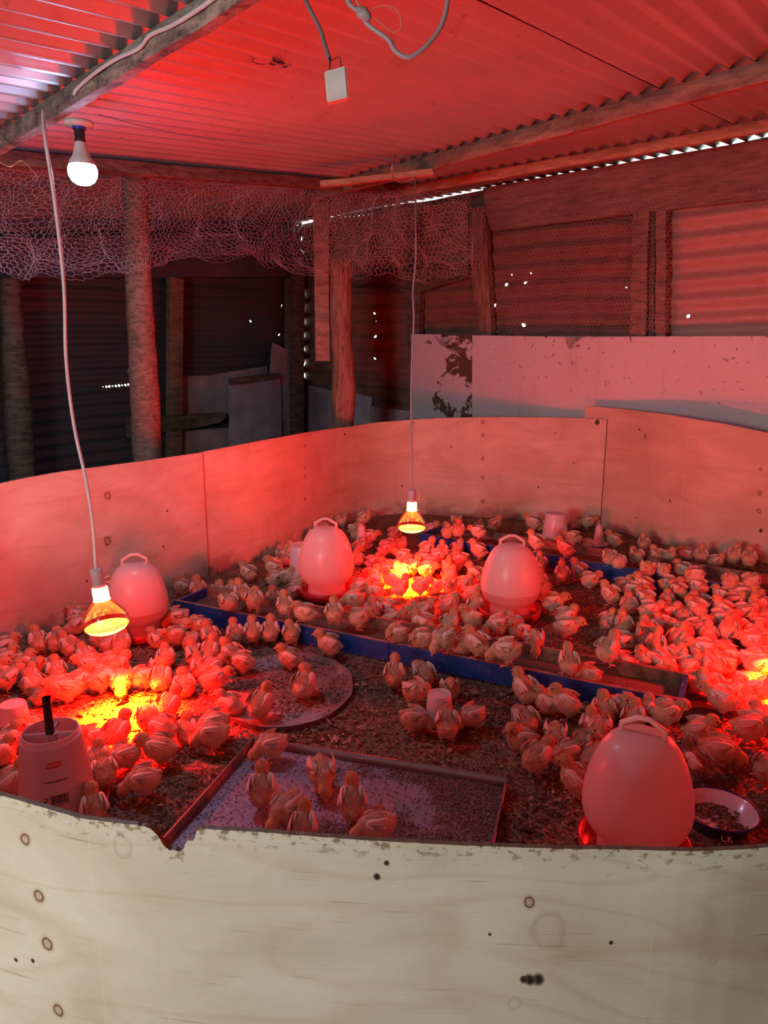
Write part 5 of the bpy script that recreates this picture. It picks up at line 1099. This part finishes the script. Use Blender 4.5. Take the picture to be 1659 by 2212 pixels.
def zone(px, py, h):
    if h > 0.0 and py < 1290 and px > 880: return 'on far trough '+('by centre lamp' if px < 1110 else 'behind right drinker' if px < 1330 else 'near right edge')
    if h > 0.0: return 'on near trough '+('left end' if px < 700 else 'middle' if px < 1130 else 'right end')
    if px < 560:
        if py < 1395: return 'by left wall sheet' if px < 180 else ('around left drinker' if px < 430 else 'at near trough left end')
        if px < 80: return 'at left edge'
        return 'in crowd under left lamp' if py < 1500 else 'below left glowing patch'
    if px < 660 and py < 1330: return 'left of middle drinker'
    if py < 1195 and px < 1040: return 'in dark crowd behind centre lamp'
    if py < 1195: return 'against far plywood'
    if px < 1040 and py < 1280: return 'in glowing crowd under centre lamp'
    if px < 1170 and py < 1400: return 'between centre lamp and near trough'
    if px < 1330 and py < 1400: return 'on litter beside right drinker'
    if py < 1225: return 'behind far trough at right'
    if py < 1330: return 'in front of far trough at right'
    if py < 1410: return 'in pink-lit right crowd' if px < 1500 else 'in pink-lit crowd at right edge'
    if px > 1330 and py < 1560: return 'in red-lit crowd at right edge' if px > 1520 else 'around near trough right end'
    if px > 1180: return 'in group by largest drinker'
    return 'in middle foreground'
# name the ones no label was written for; look-alikes that fall together share a label and a group
usedproto = set(); count = {}
print('placed', len(placed)); placed = placed[:318]
autol = []
for q in placed:
    if q[3]: autol.append(None); continue
    f = min(FACE, key=lambda a: abs((q[1]-a[1]+180) % 360-180))[0]; autol.append('%s chick %s %s' % (PN[q[2]], f, zone(q[4], q[5], q[6])))
# within one label, tell left from right where there are two or three
idx = {}
for i, l in enumerate(autol):
    if l: idx.setdefault(l, []).append(i)
for l, ii in idx.items():
    if len(ii) == 1: continue
    by = sorted(ii, key=lambda i: placed[i][4])
    NB = ['two', 'three', 'four', 'five', 'six', 'seven', 'eight', 'nine', 'ten', 'eleven', 'twelve']; OR = ['second', 'third', 'fourth', 'fifth', 'sixth', 'seventh', 'eighth', 'ninth', 'tenth', 'eleventh']
    nn_ = len(ii); word = NB[nn_-2] if nn_ <= 12 else 'many'
    for j, i in enumerate(by): autol[i] = l+', '+('leftmost' if j == 0 else 'rightmost' if j == nn_-1 else OR[min(j-1, 10)]+' from left')+' of '+word
for i, (p, face, pose, lab, px, py, h) in enumerate(placed):
    src, parts = PROTO[pose]
    if pose not in usedproto: root = src; kids = parts; usedproto.add(pose)
    else:
        root = src.copy(); C.objects.link(root); kids = []
        for c in parts: k = c.copy(); C.objects.link(k); k.parent = root; kids.append(k)
    s = R.uniform(0.92, 1.07)
    if h == 0.0 and inside(p.x, p.y, tray_poly): p = Vector((p.x, p.y, 0.004))
    sxy = math.atan2(p.x, p.y)
    root.location = p; root.rotation_euler = (R.uniform(-.05, .05), R.uniform(-.05, .05), math.radians(face+R.uniform(-8, 8))-sxy); root.scale = (s*R.uniform(.97, 1.05), s*R.uniform(.96, 1.06), s)
    root['label'] = lab or autol[i]; root['category'] = 'chick'; root['group'] = 'chicks in the brooder ring'
    if lab and 'dark-headed' in lab:
        root.material_slots[0].link = 'OBJECT'; root.material_slots[0].material = M['down_dark']
for k in POSES:
    if k not in usedproto:
        for c in PROTO[k][1]: bpy.data.objects.remove(c)
        bpy.data.objects.remove(PROTO[k][0])
print('chicks', len(placed))
